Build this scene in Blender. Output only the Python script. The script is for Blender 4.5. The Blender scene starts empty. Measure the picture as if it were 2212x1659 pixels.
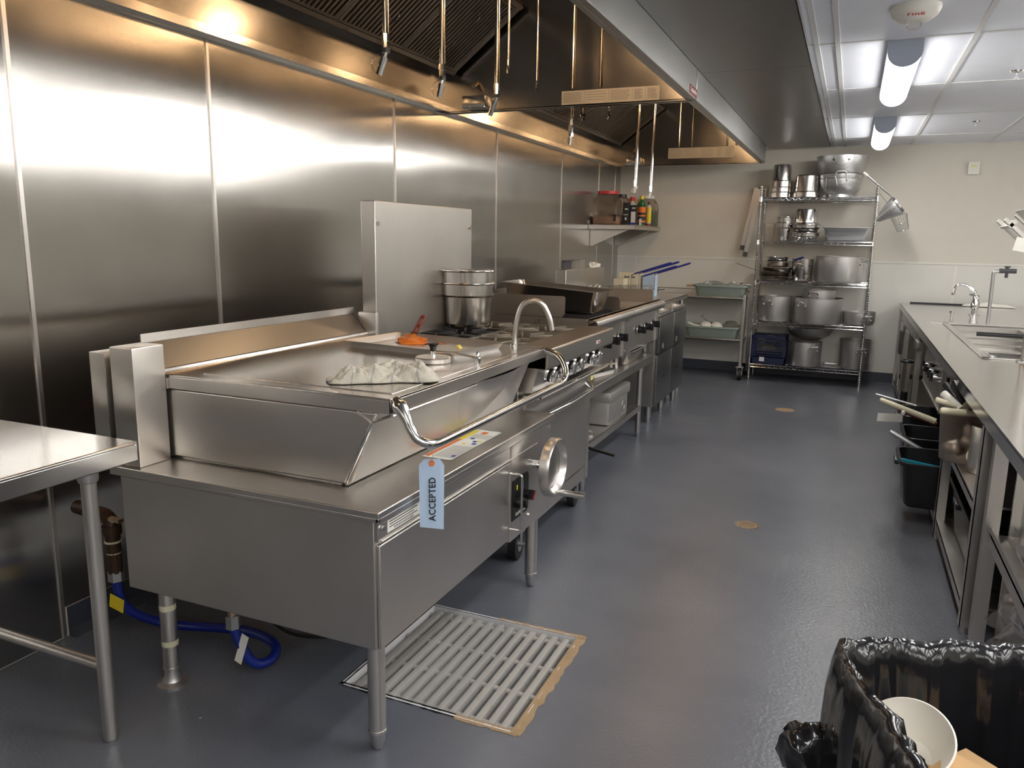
import bpy, bmesh, math, random
from mathutils import Vector, Matrix, noise, Euler
random.seed(7)
S = bpy.context.scene
C = S.collection
PI = math.pi

# ---------------------------------------------------------------- camera
def cam_axes(yaw, pitch, roll):
    y, p, r = map(math.radians, (yaw, pitch, roll))
    f = Vector((-math.sin(y)*math.cos(p), math.cos(y)*math.cos(p), -math.sin(p)))
    rt = Vector((math.cos(y), math.sin(y), 0)); u = rt.cross(f)
    return rt*math.cos(r)+u*math.sin(r), -rt*math.sin(r)+u*math.cos(r), f
cd = bpy.data.cameras.new('camera'); cam = bpy.data.objects.new('camera', cd); C.objects.link(cam)
r_, u_, f_ = cam_axes(23.2417, 10.6766, .87233)
m = Matrix((r_, u_, -f_)).transposed().to_4x4(); m.translation = (0, 0, 1.45)
cam.matrix_world = m
cd.sensor_fit = 'HORIZONTAL'; cd.sensor_width = 36; cd.lens = 36*1673.73/2212
cd.clip_start = .02; cd.clip_end = 60
S.camera = cam
# ---------------------------------------------------------------- world, exposure
W = bpy.data.worlds.new('world'); S.world = W; W.use_nodes = True
W.node_tree.nodes['Background'].inputs[0].default_value = (.8, .85, 1, 1)
W.node_tree.nodes['Background'].inputs[1].default_value = .15
S.view_settings.view_transform = 'Standard'; S.view_settings.look = 'None'
S.view_settings.gamma = 1; S.view_settings.exposure = 0.6
LENS_COL, LENS_E = (1.0, .97, .92), 17.0       # ceiling fixtures
HOOD_COL, HOOD_E = (1.0, .64, .34), 50.0       # globe lamps in the hoods

# ---------------------------------------------------------------- materials
def new_mat(name):
    m = bpy.data.materials.new(name); m.use_nodes = True
    nt = m.node_tree; b = nt.nodes['Principled BSDF']
    return m, nt, b
def lin(c):
    return tuple((x/255/12.92 if x/255 <= .04045 else ((x/255+.055)/1.055)**2.4) for x in c)
def node(nt, typ, **k):
    n = nt.nodes.new(typ)
    for a, v in k.items(): setattr(n, a, v)
    return n
def coords(nt, scale, which='Object'):
    tc = node(nt, 'ShaderNodeTexCoord'); mp = node(nt, 'ShaderNodeMapping')
    mp.inputs['Scale'].default_value = scale
    nt.links.new(tc.outputs[which], mp.inputs[0]); return mp.outputs[0]
def add_bump(nt, b, src, dist, strength=1, prev=None):
    bp = node(nt, 'ShaderNodeBump'); bp.inputs['Distance'].default_value = dist
    bp.inputs['Strength'].default_value = strength
    nt.links.new(src, bp.inputs['Height'])
    if prev is not None: nt.links.new(prev, bp.inputs['Normal'])
    nt.links.new(bp.outputs[0], b.inputs['Normal']); return bp.outputs[0]
def ntex(nt, vec, scale=1, detail=2, rough=.5):
    n = node(nt, 'ShaderNodeTexNoise'); n.inputs['Scale'].default_value = scale
    n.inputs['Detail'].default_value = detail; n.inputs['Roughness'].default_value = rough
    nt.links.new(vec, n.inputs['Vector']); return n.outputs[0]
def ramp(nt, src, stops):
    r = node(nt, 'ShaderNodeValToRGB'); e = r.color_ramp.elements
    while len(e) < len(stops): e.new(.5)
    for i, (p, c) in enumerate(stops):
        e[i].position = p; e[i].color = (*c, 1) if len(c) == 3 else c
    nt.links.new(src, r.inputs[0]); return r.outputs[0]
def plain(name, rgb, rough=.5, metal=0, var=.06, bump=0, bscale=60, spec=None, coat=0, linear=False):
    m, nt, b = new_mat(name); c = rgb if linear else lin(rgb)
    v = coords(nt, (1, 1, 1)); n = ntex(nt, v, 9, 4)
    out = ramp(nt, n, [(.25, tuple(x*(1-var) for x in c)), (.75, tuple(min(1, x*(1+var)) for x in c))])
    nt.links.new(out, b.inputs['Base Color'])
    b.inputs['Roughness'].default_value = rough; b.inputs['Metallic'].default_value = metal
    if spec is not None: b.inputs['Specular IOR Level'].default_value = spec
    if coat: b.inputs['Coat Weight'].default_value = coat; b.inputs['Coat Roughness'].default_value = .1
    if bump: add_bump(nt, b, ntex(nt, v, bscale, 3), bump)
    return m
def steel(name, col=.56, rough=.26, warm=.0, grain=(2, 2, 260), gd=.000006, wave=0, wscale=(.8, .8, 1.6), aniso=0, tang=(0, 1, 0), smudge=.04, dirt=None):
    m, nt, b = new_mat(name)
    c = (col*(1+warm), col, col*(1-warm*1.2))
    b.inputs['Metallic'].default_value = 1
    v = coords(nt, (1, 1, 1))
    big = ntex(nt, v, 2.2, 5, .6)
    if dirt:
        d = ntex(nt, v, dirt[1], 6, .7)
        nt.links.new(ramp(nt, d, [(dirt[2], c), (dirt[2]+.16, dirt[0])]), b.inputs['Base Color'])
    else:
        nt.links.new(ramp(nt, big, [(.3, tuple(x*.93 for x in c)), (.7, tuple(min(1, x*1.05) for x in c))]), b.inputs['Base Color'])
    g = ntex(nt, coords(nt, grain), 1, 2)
    ad = node(nt, 'ShaderNodeMath', operation='MULTIPLY_ADD'); nt.links.new(big, ad.inputs[0])
    ad.inputs[1].default_value = smudge*2; ad.inputs[2].default_value = rough-smudge
    ad2 = node(nt, 'ShaderNodeMath', operation='MULTIPLY_ADD'); nt.links.new(g, ad2.inputs[0])
    ad2.inputs[1].default_value = .015; nt.links.new(ad.outputs[0], ad2.inputs[2])
    nt.links.new(ad2.outputs[0], b.inputs['Roughness'])
    prev = add_bump(nt, b, g, gd)
    if wave:
        oi = node(nt, 'ShaderNodeObjectInfo')
        va = node(nt, 'ShaderNodeVectorMath', operation='ADD')
        nt.links.new(coords(nt, wscale), va.inputs[0])
        mu = node(nt, 'ShaderNodeMath', operation='MULTIPLY'); mu.inputs[1].default_value = 13
        nt.links.new(oi.outputs['Random'], mu.inputs[0]); nt.links.new(mu.outputs[0], va.inputs[1])
        add_bump(nt, b, ntex(nt, va.outputs[0], 1, 1, .4), wave, prev=prev)
    if aniso:
        b.inputs['Anisotropic'].default_value = aniso
        cx = node(nt, 'ShaderNodeCombineXYZ')
        for i in range(3): cx.inputs[i].default_value = tang[i]
        nt.links.new(cx.outputs[0], b.inputs['Tangent'])
    return m
def emit(name, col, e):
    m, nt, b = new_mat(name); b.inputs['Base Color'].default_value = (*col, 1)
    b.inputs['Emission Color'].default_value = (*col, 1); b.inputs['Emission Strength'].default_value = e
    return m
def clear(name, col=(.95, .95, .93), rough=.08, trans=1.0, ior=1.3, alpha=1):
    m, nt, b = new_mat(name); b.inputs['Base Color'].default_value = (*col, 1)
    b.inputs['Roughness'].default_value = rough; b.inputs['Transmission Weight'].default_value = trans
    b.inputs['IOR'].default_value = ior; b.inputs['Alpha'].default_value = alpha
    v = coords(nt, (1, 1, 1)); add_bump(nt, b, ntex(nt, v, 12, 2), .0015)
    return m

M = {}
M['wallsteel'] = steel('wall_steel', .48, .20, .04, grain=(2, 2, 240), wave=.011, wscale=(.6, .55, 2.0), aniso=.9, tang=(0, 1, 0), smudge=.02)
M['steel'] = steel('brushed_steel', .64, .33, .045, grain=(220, 3, 3))
M['steelv'] = steel('brushed_steel_front', .64, .345, .045, grain=(3, 3, 240), wave=.0012, wscale=(1.5, 1.5, 1.5))
M['steeltop'] = steel('satin_steel_top', .64, .17, .04, grain=(3, 3, 3), gd=0, wave=.001, wscale=(1.5, 1.2, 1))
M['countertop'] = steel('counter_steel', .66, .17, .015, grain=(3, 3, 3), gd=.000002, wave=.002, wscale=(2.5, 2.0, 1), smudge=.05)
M['steelrough'] = steel('dull_steel', .52, .39, .02, grain=(3, 3, 200))
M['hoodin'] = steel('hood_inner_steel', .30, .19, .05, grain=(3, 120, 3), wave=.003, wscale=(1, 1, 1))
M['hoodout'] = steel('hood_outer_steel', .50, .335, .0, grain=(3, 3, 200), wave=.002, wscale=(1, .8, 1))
M['closure'] = steel('closure_panel_steel', .30, .335, .0, grain=(3, 120, 3), wave=.004, wscale=(1, .8, 1))
M['chrome'] = steel('chrome', .80, .09, 0, gd=0, smudge=.02)
M['polished'] = steel('polished_steel', .66, .16, .02, gd=0, smudge=.05)
M['potsteel'] = steel('worn_pot_steel', .58, .20, .05, gd=0, smudge=.03, dirt=((.16, .12, .07), 5, .62))
M['alu'] = steel('dull_aluminium', .66, .42, .02, grain=(3, 3, 120), smudge=.06)
M['aluold'] = steel('stained_aluminium', .60, .48, .03, grain=(3, 3, 80), smudge=.06, dirt=((.30, .17, .09), 6, .62))
M['burnt'] = steel('burnt_steel', .30, .35, .12, gd=0, dirt=((.05, .03, .02), 9, .5))
M['brownsteel'] = steel('heat_tinted_steel', .42, .36, .10, grain=(3, 3, 160), dirt=((.20, .14, .09), 4, .6))
M['filter'] = steel('filter_steel', .34, .35, .08, gd=0)
M['iron'] = plain('cast_iron', (38, 37, 38), .55, .3, bump=.0006)
M['greyiron'] = plain('greasy_grate', (136, 128, 116), .4, .7, var=.25, bump=.0006)
M['dirtybowl'] = steel('stained_burner_bowl', .62, .36, .06, gd=0, dirt=((.30, .19, .09), 8, .55))
M['black'] = plain('black_plastic', (20, 20, 22), .35)
M['blacktub'] = plain('black_tub_plastic', (22, 23, 26), .32, bump=.0002, bscale=200)
M['rubber'] = plain('black_rubber', (24, 24, 25), .6)
M['darkgrey'] = plain('dark_grey', (70, 70, 72), .5)
M['white'] = plain('white_plastic', (225, 222, 212), .4, var=.03)
M['cream'] = plain('cream_plastic', (214, 204, 176), .4)
M['paper'] = plain('paper_label', (222, 220, 212), .6, var=.02)
M['silverlabel'] = plain('grey_label', (196, 190, 178), .5, var=.02)
M['ink'] = plain('ink', (40, 42, 48), .6)
M['greyink'] = plain('grey_ink', (120, 118, 112), .6)
M['red'] = plain('red_plastic', (196, 30, 36), .35)
M['darkred'] = plain('dark_red_sign', (128, 24, 30), .4)
M['orange'] = plain('orange_print', (226, 112, 38), .5)
M['yellow'] = plain('yellow_print', (232, 208, 40), .5)
M['blueink'] = plain('blue_print', (44, 70, 150), .5)
M['bluehandle'] = plain('blue_rubber_grip', (32, 40, 120), .35)
M['bluehose'] = plain('blue_hose', (18, 38, 130), .32)
M['crate'] = plain('blue_crate_plastic', (16, 28, 62), .4)
M['teal'] = plain('teal_plastic', (20, 128, 150), .35)
M['tag'] = plain('pale_blue_card', (178, 200, 226), .7, var=.02)
M['green'] = plain('green_glass', (24, 92, 48), .15)
M['herb'] = plain('dried_herb', (98, 112, 96), .9, var=.2, bump=.002)
M['spice'] = plain('brown_spice', (158, 134, 118), .9, var=.15, bump=.002)
M['wood'] = plain('wooden_handle', (196, 156, 104), .5, var=.15)
M['brownwood'] = plain('dark_red_wood', (120, 52, 34), .45, var=.2)
M['cardboard'] = plain('brown_paper', (204, 166, 120), .8, var=.05)
M['food'] = plain('orange_food', (206, 112, 36), .45, var=.4, bump=.004, bscale=70)
M['egg'] = plain('yellow_scrap', (226, 208, 110), .5)
M['tubgrey'] = plain('grey_green_tub', (142, 154, 146), .45)
M['tape'] = plain('masking_tape', (204, 200, 172), .7)
M['pipebrown'] = plain('brown_iron_pipe', (72, 52, 40), .4, .5, var=.2)
M['brass'] = steel('brass', .45, .35, .25, gd=0)
M['galv'] = steel('galvanised', .55, .42, 0, gd=0)
M['wallpaint'] = plain('cream_wall_paint', (208, 202, 190), .65, var=.02, bump=.0004, bscale=150)
M['frp'] = plain('white_wall_panel', (214, 212, 204), .38, var=.015, bump=.0003, bscale=90)
M['trimwhite'] = plain('white_trim', (222, 219, 210), .4, var=.01)
M['ceil'] = plain('ceiling_tile', (222, 226, 236), .38, var=.02, bump=.0006, bscale=14)
M['gridwhite'] = plain('ceiling_grid', (205, 206, 206), .4, var=.01)
M['fixture'] = plain('fixture_end_cap', (168, 176, 192), .5, var=.02)
M['coveblue'] = plain('dark_blue_cove', (56, 60, 70), .45)
M['lens'] = emit('lit_lens', LENS_COL, LENS_E)
M['globe'] = emit('lit_globe', HOOD_COL, HOOD_E)
M['clear'] = clear('clear_plastic', alpha=.55)
M['clearjug'] = clear('clear_jug', (.80, .70, .60), .3, alpha=.72)
M['film'] = clear('plastic_film', (.97, .97, .97), .1, alpha=.42)
M['grout'] = plain('drain_edge_grout', (158, 134, 104), .8, var=.15, bump=.002)
M['grate'] = plain('grey_drain_grate', (168, 166, 162), .45, var=.06)
M['pvc'] = plain('white_drain_basin', (220, 220, 222), .4, var=.05)
M['screw'] = steel('screw', .65, .2, 0, gd=0)
M['cup'] = plain('white_bowl_foam', (232, 228, 218), .5, var=.01)

def mk_floor():
    m, nt, b = new_mat('epoxy_floor')
    v = coords(nt, (1, 1, 1))
    n1 = ntex(nt, v, 1.3, 5, .6); col = ramp(nt, n1, [(.3, lin((88, 92, 102))), (.7, lin((108, 111, 119)))])
    vo = node(nt, 'ShaderNodeTexVoronoi'); vo.inputs['Scale'].default_value = 5.5; nt.links.new(v, vo.inputs['Vector'])
    sp = ramp(nt, vo.outputs['Distance'], [(.018, (1, 1, 1)), (.03, (0, 0, 0))])
    wn = node(nt, 'ShaderNodeTexWhiteNoise'); nt.links.new(vo.outputs['Position'], wn.inputs['Vector'])
    gt = node(nt, 'ShaderNodeMath', operation='GREATER_THAN'); gt.inputs[1].default_value = .80
    nt.links.new(wn.outputs[0], gt.inputs[0])
    mu = node(nt, 'ShaderNodeMath', operation='MULTIPLY'); nt.links.new(sp, mu.inputs[0]); nt.links.new(gt.outputs[0], mu.inputs[1])
    sc = ramp(nt, ntex(nt, coords(nt, (1.2, .9, 1)), 3.1, 8, .75), [(.80, (0, 0, 0)), (.86, (.10, .10, .10))])
    mx = node(nt, 'ShaderNodeMix', data_type='RGBA'); nt.links.new(mu.outputs[0], mx.inputs[0])
    nt.links.new(col, mx.inputs[6]); mx.inputs[7].default_value = (.55, .52, .46, 1)
    m2 = node(nt, 'ShaderNodeMix', data_type='RGBA'); nt.links.new(sc, m2.inputs[0]); nt.links.new(mx.outputs[2], m2.inputs[6])
    m2.inputs[7].default_value = (.5, .5, .52, 1)
    nt.links.new(m2.outputs[2], b.inputs['Base Color'])
    b.inputs['Roughness'].default_value = .31
    p = add_bump(nt, b, ntex(nt, v, 75, 1), .0011)
    
    return m
M['floor'] = mk_floor()
def mk_bag():
    m, nt, b = new_mat('black_bag_plastic')
    b.inputs['Base Color'].default_value = (.012, .012, .014, 1); b.inputs['Roughness'].default_value = .16
    b.inputs['Coat Weight'].default_value = .3
    p = add_bump(nt, b, ntex(nt, coords(nt, (22, 22, 2.5)), 1, 2, .5), .006)
    add_bump(nt, b, ntex(nt, coords(nt, (1, 1, 1)), 9, 2, .5), .008, prev=p); return m
M['bag'] = mk_bag()
def mk_cloth():
    m, nt, b = new_mat('terry_cloth')
    v = coords(nt, (1, 1, 1)); w = node(nt, 'ShaderNodeTexWave'); w.inputs['Scale'].default_value = 4.5; w.inputs['Distortion'].default_value = 5
    nt.links.new(v, w.inputs['Vector'])
    nt.links.new(ramp(nt, w.outputs[0], [(.0, lin((212, 208, 196))), (.97, lin((206, 202, 190))), (.995, lin((172, 172, 170)))]), b.inputs['Base Color'])
    b.inputs['Roughness'].default_value = .95
    add_bump(nt, b, ntex(nt, v, 240, 2, .7), .004); return m
M['cloth'] = mk_cloth()
def mk_perf():
    m, nt, b = new_mat('perforated_aluminium'); b.inputs['Metallic'].default_value = 1; b.inputs['Roughness'].default_value = .4
    v = coords(nt, (1, 1, 1)); vo = node(nt, 'ShaderNodeTexVoronoi'); vo.inputs['Scale'].default_value = 95; vo.inputs['Randomness'].default_value = .1
    nt.links.new(v, vo.inputs['Vector'])
    nt.links.new(ramp(nt, vo.outputs['Distance'], [(.28, (.32, .32, .32)), (.36, (.62, .62, .63))]), b.inputs['Base Color']); return m
M['perf'] = mk_perf()

# ---------------------------------------------------------------- mesh builder
class MB:
    def __init__(s): s.bm = bmesh.new(); s.mi = 0
    def _fin(s, faces):
        for f in faces: f.material_index = s.mi
    def box(s, a, b, bev=0, mat=None):
        x0, y0, z0 = a; x1, y1, z1 = b
        c = Vector(((x0+x1)/2, (y0+y1)/2, (z0+z1)/2)); d = (abs(x1-x0), abs(y1-y0), abs(z1-z0))
        return s.obox(c, d, None, bev)
    def obox(s, c, d, rot=None, bev=0):
        mt = Matrix.Translation(Vector(c)) @ (rot.to_4x4() if rot is not None else Matrix.Identity(4)) @ Matrix.Diagonal((*d, 1))
        r = bmesh.ops.create_cube(s.bm, size=1, matrix=mt)
        fs = set(f for v in r['verts'] for f in v.link_faces)
        if bev:
            es = list(set(e for v in r['verts'] for e in v.link_edges))
            q = bmesh.ops.bevel(s.bm, geom=es, offset=bev, segments=2, profile=.6, affect='EDGES')
            fs = set(f for f in q['faces']) | set(f for f in fs if f.is_valid)
        s._fin(fs); return s
    def ring(s, pts): return [s.bm.verts.new(p) for p in pts]
    def bridge(s, a, b, closed=True):
        n = len(a); o = []
        for i in range(n if closed else n-1):
            j = (i+1) % n
            try: o.append(s.bm.faces.new((a[i], a[j], b[j], b[i])))
            except ValueError: pass
        s._fin(o)
    def cap(s, a):
        try: s._fin([s.bm.faces.new(a)])
        except ValueError: pass
    def frame(s, d):
        d = Vector(d).normalized(); a = Vector((0, 0, 1)) if abs(d.z) < .9 else Vector((0, 1, 0))
        u = d.cross(a).normalized(); return u, d.cross(u).normalized()
    def cyl(s, p0, p1, r0, r1=None, seg=20, cap=True):
        r1 = r0 if r1 is None else r1; p0, p1 = Vector(p0), Vector(p1); u, v = s.frame(p1-p0)
        rs = []
        for p, r in ((p0, r0), (p1, r1)):
            rs.append(s.ring([p+(u*math.cos(2*PI*k/seg)+v*math.sin(2*PI*k/seg))*r for k in range(seg)]))
        s.bridge(rs[0], rs[1])
        if cap: s.cap(rs[0][::-1]); s.cap(rs[1])
        return s
    def tube(s, pts, r, seg=10, closed=False):
        pts = [Vector(p) for p in pts]; n = len(pts); rs = []
        rad = r if isinstance(r, (list, tuple)) else [r]*n
        t = (pts[1]-pts[0]).normalized(); u, v = s.frame(t)
        for i, p in enumerate(pts):
            if closed: tt = (pts[(i+1) % n]-pts[i-1]).normalized()
            elif i == 0: tt = (pts[1]-p).normalized()
            elif i == n-1: tt = (p-pts[-2]).normalized()
            else: tt = ((pts[i+1]-p).normalized()+(p-pts[i-1]).normalized()).normalized()
            if tt.length < .5: tt = t
            q = t.rotation_difference(tt); u = q @ u; u = (u-tt*u.dot(tt)).normalized(); v = tt.cross(u); t = tt
            rs.append(s.ring([p+(u*math.cos(2*PI*k/seg)+v*math.sin(2*PI*k/seg))*rad[i] for k in range(seg)]))
        for i in range(n-1): s.bridge(rs[i], rs[i+1])
        if closed: s.bridge(rs[-1], rs[0])
        else: s.cap(rs[0][::-1]); s.cap(rs[-1])
        return s
    def lathe(s, prof, c=(0, 0, 0), seg=32, mt=None, capb=False, capt=False):
        c = Vector(c); rs = []
        for r, z in prof:
            pts = [Vector((r*math.cos(2*PI*k/seg), r*math.sin(2*PI*k/seg), z)) for k in range(seg)]
            rs.append(s.ring([c+(mt @ p if mt is not None else p) for p in pts]))
        for i in range(len(rs)-1): s.bridge(rs[i], rs[i+1])
        if capb: s.cap(rs[0][::-1])
        if capt: s.cap(rs[-1])
        return s
    def prism(s, poly, axis, a, b):
        i = 'xyz'.index(axis)
        def mk(t, p):
            q = list(p); q.insert(i, t); return q
        A = s.ring([mk(a, p) for p in poly]); B = s.ring([mk(b, p) for p in poly])
        s.bridge(A, B); s.cap(A[::-1]); s.cap(B); return s
    def quad(s, *p): s._fin([s.bm.faces.new([s.bm.verts.new(q) for q in p])]); return s
    def grid(s, nu, nv, f, wrap=False):
        g = [[s.bm.verts.new(f(i/nu, j/nv)) for j in range(nv+1)] for i in range(nu if wrap else nu+1)]
        o = []
        for i in range(nu):
            i2 = (i+1) % len(g)
            for j in range(nv): o.append(s.bm.faces.new((g[i][j], g[i2][j], g[i2][j+1], g[i][j+1])))
        s._fin(o); return s
    def sphere(s, c, r, sc=(1, 1, 1), sub=2):
        q = bmesh.ops.create_icosphere(s.bm, subdivisions=sub, radius=1, matrix=Matrix.Translation(Vector(c)) @ Matrix.Diagonal((r*sc[0], r*sc[1], r*sc[2], 1)))
        s._fin(set(f for v in q['verts'] for f in v.link_faces)); return s
    def torus(s, c, R, r, axis='z', seg=32, rs=8, mt=None):
        ax = {'x': ((0, 1, 0), (0, 0, 1)), 'y': ((1, 0, 0), (0, 0, 1)), 'z': ((1, 0, 0), (0, 1, 0))}[axis]
        a, b = Vector(ax[0]), Vector(ax[1])
        if mt is not None: a, b = mt @ a, mt @ b
        return s.tube([Vector(c)+(a*math.cos(2*PI*k/seg)+b*math.sin(2*PI*k/seg))*R for k in range(seg)], r, rs, True)
def fil(pts, rad=.02, n=5):
    pts = [Vector(p) for p in pts]; o = [pts[0]]
    for i in range(1, len(pts)-1):
        a, p, b = pts[i-1], pts[i], pts[i+1]
        d0 = min(rad, (a-p).length*.49); d1 = min(rad, (b-p).length*.49)
        q0 = p+(a-p).normalized()*d0; q1 = p+(b-p).normalized()*d1
        for k in range(n+1):
            t = k/n; o.append(q0*(1-t)**2+p*2*t*(1-t)+q1*t*t)
    o.append(pts[-1]); return o
def arc(c, R, a0, a1, n, ax1, ax2):
    c, ax1, ax2 = Vector(c), Vector(ax1), Vector(ax2)
    return [c+(ax1*math.cos(a0+(a1-a0)*k/n)+ax2*math.sin(a0+(a1-a0)*k/n))*R for k in range(n+1)]

# ---------------------------------------------------------------- objects
OFF = {}
def thing(name, label, cat, loc=(0, 0, 0), rot=(0, 0, 0), group=None, world=True):
    o = bpy.data.objects.new(name, None); C.objects.link(o); o.location = loc; o.rotation_euler = rot
    o.empty_display_size = .05
    o['label'] = label; o['category'] = cat
    if group: o['group'] = group
    OFF[o.name] = Vector(loc) if world else Vector((0, 0, 0)); return o
def mesh(name, mb, mats, off, sharp=32):
    me = bpy.data.meshes.new(name)
    bmesh.ops.recalc_face_normals(mb.bm, faces=mb.bm.faces)
    if off.length: bmesh.ops.translate(mb.bm, verts=mb.bm.verts, vec=-off)
    mb.bm.to_mesh(me); mb.bm.free()
    for k in (mats if isinstance(mats, (list, tuple)) else [mats]): me.materials.append(M[k])
    me.polygons.foreach_set('use_smooth', [True]*len(me.polygons))
    me.set_sharp_from_angle(angle=math.radians(sharp)); me.update(); return me
def part(name, mb, mats, parent, label=None, bevel=0, sub=0, sharp=32):
    off = OFF[parent.name]; o = bpy.data.objects.new(name, mesh(name, mb, mats, off, sharp)); C.objects.link(o); o.parent = parent
    OFF[o.name] = off
    if label: o['label'] = label
    if bevel:
        b = o.modifiers.new('bevel', 'BEVEL'); b.width = bevel; b.segments = 2; b.limit_method = 'ANGLE'; b.angle_limit = math.radians(50)
    return o
def solo(name, mb, mats, label, cat, group=None, loc=(0, 0, 0), rot=(0, 0, 0), world=True, bevel=0, sharp=32):
    o = bpy.data.objects.new(name, mesh(name, mb, mats, Vector(loc) if world else Vector(), sharp)); C.objects.link(o)
    o.location = loc; o.rotation_euler = rot; OFF[o.name] = Vector(loc) if world else Vector()
    o['label'] = label; o['category'] = cat
    if group: o['group'] = group
    if bevel:
        b = o.modifiers.new('bevel', 'BEVEL'); b.width = bevel; b.segments = 2; b.limit_method = 'ANGLE'; b.angle_limit = math.radians(50)
    return o
def struct(name, mb, mats, parent=None):
    o = bpy.data.objects.new(name, mesh(name, mb, mats, Vector())); C.objects.link(o); OFF[o.name] = Vector()
    if parent: o.parent = parent
    else: o['kind'] = 'structure'
    return o
def dup(root, loc, rot=None, label=None, group=None):
    r = root.copy(); C.objects.link(r); r.location = loc
    if rot is not None: r.rotation_euler = rot
    if label: r['label'] = label
    if group: r['group'] = group
    for ch in list(root.children):
        c = ch.copy(); C.objects.link(c); c.parent = r
        for g in list(ch.children):
            d = g.copy(); C.objects.link(d); d.parent = c
    return r
def text(name, body, size, mat, parent, origin, right, up, align='CENTER', depth=.0004, sx=1):
    cu = bpy.data.curves.new(name, 'FONT'); cu.body = body; cu.size = size; cu.extrude = depth; cu.align_x = align; cu.align_y = 'CENTER'
    cu.space_character = 1.08; cu.resolution_u = 3; cu.offset = size*.02
    t = bpy.data.objects.new(name, cu); me = bpy.data.meshes.new_from_object(t); bpy.data.objects.remove(t)
    me.name = name; me.materials.clear(); me.materials.append(M[mat])
    o = bpy.data.objects.new(name, me); C.objects.link(o)
    R, U = Vector(right).normalized(), Vector(up).normalized(); N = R.cross(U)
    mt = Matrix((R*sx, U, N)).transposed().to_4x4(); mt.translation = Vector(origin)
    me.transform(Matrix.Translation(-OFF[parent.name]) @ mt); o.parent = parent; OFF[o.name] = OFF[parent.name]
    return o
# ================================================================ ROOM
WX, BY, CZ = -2.497, 8.87, 2.419
RX, FY = 5.2, -5.6                      # right wall, wall behind the viewer
GX0, GX1, GY0, GY1 = -1.42, -.797, 1.913, 2.537
b = MB()
for a, c in (((WX-.1, FY, -.3), (GX0, BY+.1, 0)), ((GX1, FY, -.3), (RX, BY+.1, 0)), ((GX0, FY, -.3), (GX1, GY0, 0)), ((GX0, GY1, -.3), (GX1, BY+.1, 0))): b.box(a, c)
struct('floor', b, 'floor')
wl = struct('wall_left', MB().box((WX-.12, FY, 0), (WX-.004, BY+.1, 2.95)), 'wallpaint')
ys = [-5.6, -1.1, .30, 1.747, 2.596, 4.034, 5.469, 6.907, 8.05, 8.66]
for i in range(len(ys)-1):
    z0 = 0.005 if i < 3 else .115
    struct('steel_panel', MB().box((WX-.004, ys[i]+.004, z0), (WX, ys[i+1]-.004, 2.3)), 'wallsteel', wl)
    struct('seam_strip', MB().box((WX, ys[i+1]-.012, z0), (WX+.003, ys[i+1]+.004, 2.3)).box((WX+.003, ys[i+1]-.012, z0), (WX+.006, ys[i+1]-.009, 2.3)), 'steel', wl)
struct('steel_panel', MB().box((WX-.004, 8.664, .115), (WX, BY-.001, 2.3)), 'wallsteel', wl)
struct('baseboard_left', MB().prism([(WX, 0), (WX+.035, 0), (WX+.008, .03), (WX+.006, .112), (WX, .112)], 'y', 1.76, BY), 'coveblue')
wb = struct('wall_back', MB().box((WX-.12, BY, 0), (RX+.1, BY+.12, 2.95)), 'wallpaint')
fr = MB(); fr.box((WX, BY-.006, .12), (RX, BY, 1.262)); struct('lower_wall_panel', fr, 'frp', wb)
t = MB(); t.box((WX, BY-.012, 1.254), (RX, BY, 1.272))
for x in (-2.28, .957): t.box((x-.012, BY-.009, .12), (x+.012, BY-.005, 1.256))
struct('trim_1', t, 'trimwhite')
struct('baseboard_back', MB().prism([(BY, 0), (BY-.05, 0), (BY-.02, .025), (BY-.014, .125), (BY, .125)], 'x', WX, RX), 'coveblue')
struct('wall_right', MB().box((RX, FY, 0), (RX+.12, BY+.1, 2.95)), 'wallpaint')
struct('wall_front', MB().box((WX-.12, FY-.12, 0), (RX+.1, FY, 2.95)), 'wallpaint')
ce = struct('ceiling', MB().box((-.287, FY, CZ), (RX, BY, CZ+.1)).box((WX, 8.44, CZ), (-.287, BY, CZ+.1)).box((WX, FY, CZ), (-.287, -1.05, CZ+.1)), 'ceil')
g = MB()
gxs = [-.153+.5985*k if k < 2 else .4455+.665*(k-1) for k in range(0, 9)]
gys = [4.37+1.262*k for k in range(-8, 4)]
for x in gxs: g.box((x-.012, FY, CZ-.006), (x+.012, BY, CZ))
for y in gys: g.box((-.287, y-.011, CZ-.004), (RX, y+.011, CZ+.0005))
g.box((-.287, BY-.02, CZ-.006), (RX, BY, CZ))
g.box((-.262, FY, CZ-.006), (-.238, BY, CZ))
struct('ceiling_grid', g, 'gridwhite', ce)

# ---- ceiling fixtures
def ceiling_light(x, y, label):
    t = thing('ceiling_light', label, 'ceiling light', (x, y, CZ), group='lit ceiling fixtures')
    w, h, L = .078, .125, 1.235; hz = .055
    def prof(k, n=14, s=1): a = PI*k/n; return (x-w*s*math.cos(a), CZ-hz-(h-hz)*s*math.sin(a))
    for y0, y1 in ((y, y+.012),):
        b = MB(); P = [(x-w, CZ-.001)]+[prof(k) for k in range(15)]+[(x+w, CZ-.001)]
        b.prism(P, 'y', y0, y1); part('end_cap', b, 'fixture', t)
    b = MB(); P = [(x-w, CZ-.001)]+[prof(k) for k in range(15)]+[(x+w, CZ-.001)]
    b.prism(P, 'y', y+L-.012, y+L); part('end_cap', b, 'fixture', t)
    b = MB(); P = [prof(k, s=.98) for k in range(15)]
    b.prism(P, 'y', y+.013, y+L-.013); part('lens', b, 'lens', t)
    b = MB(); b.box((x-w, y+.012, CZ-hz), (x+w, y+L-.012, CZ-.001)); part('housing', b, 'fixture', t)
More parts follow.
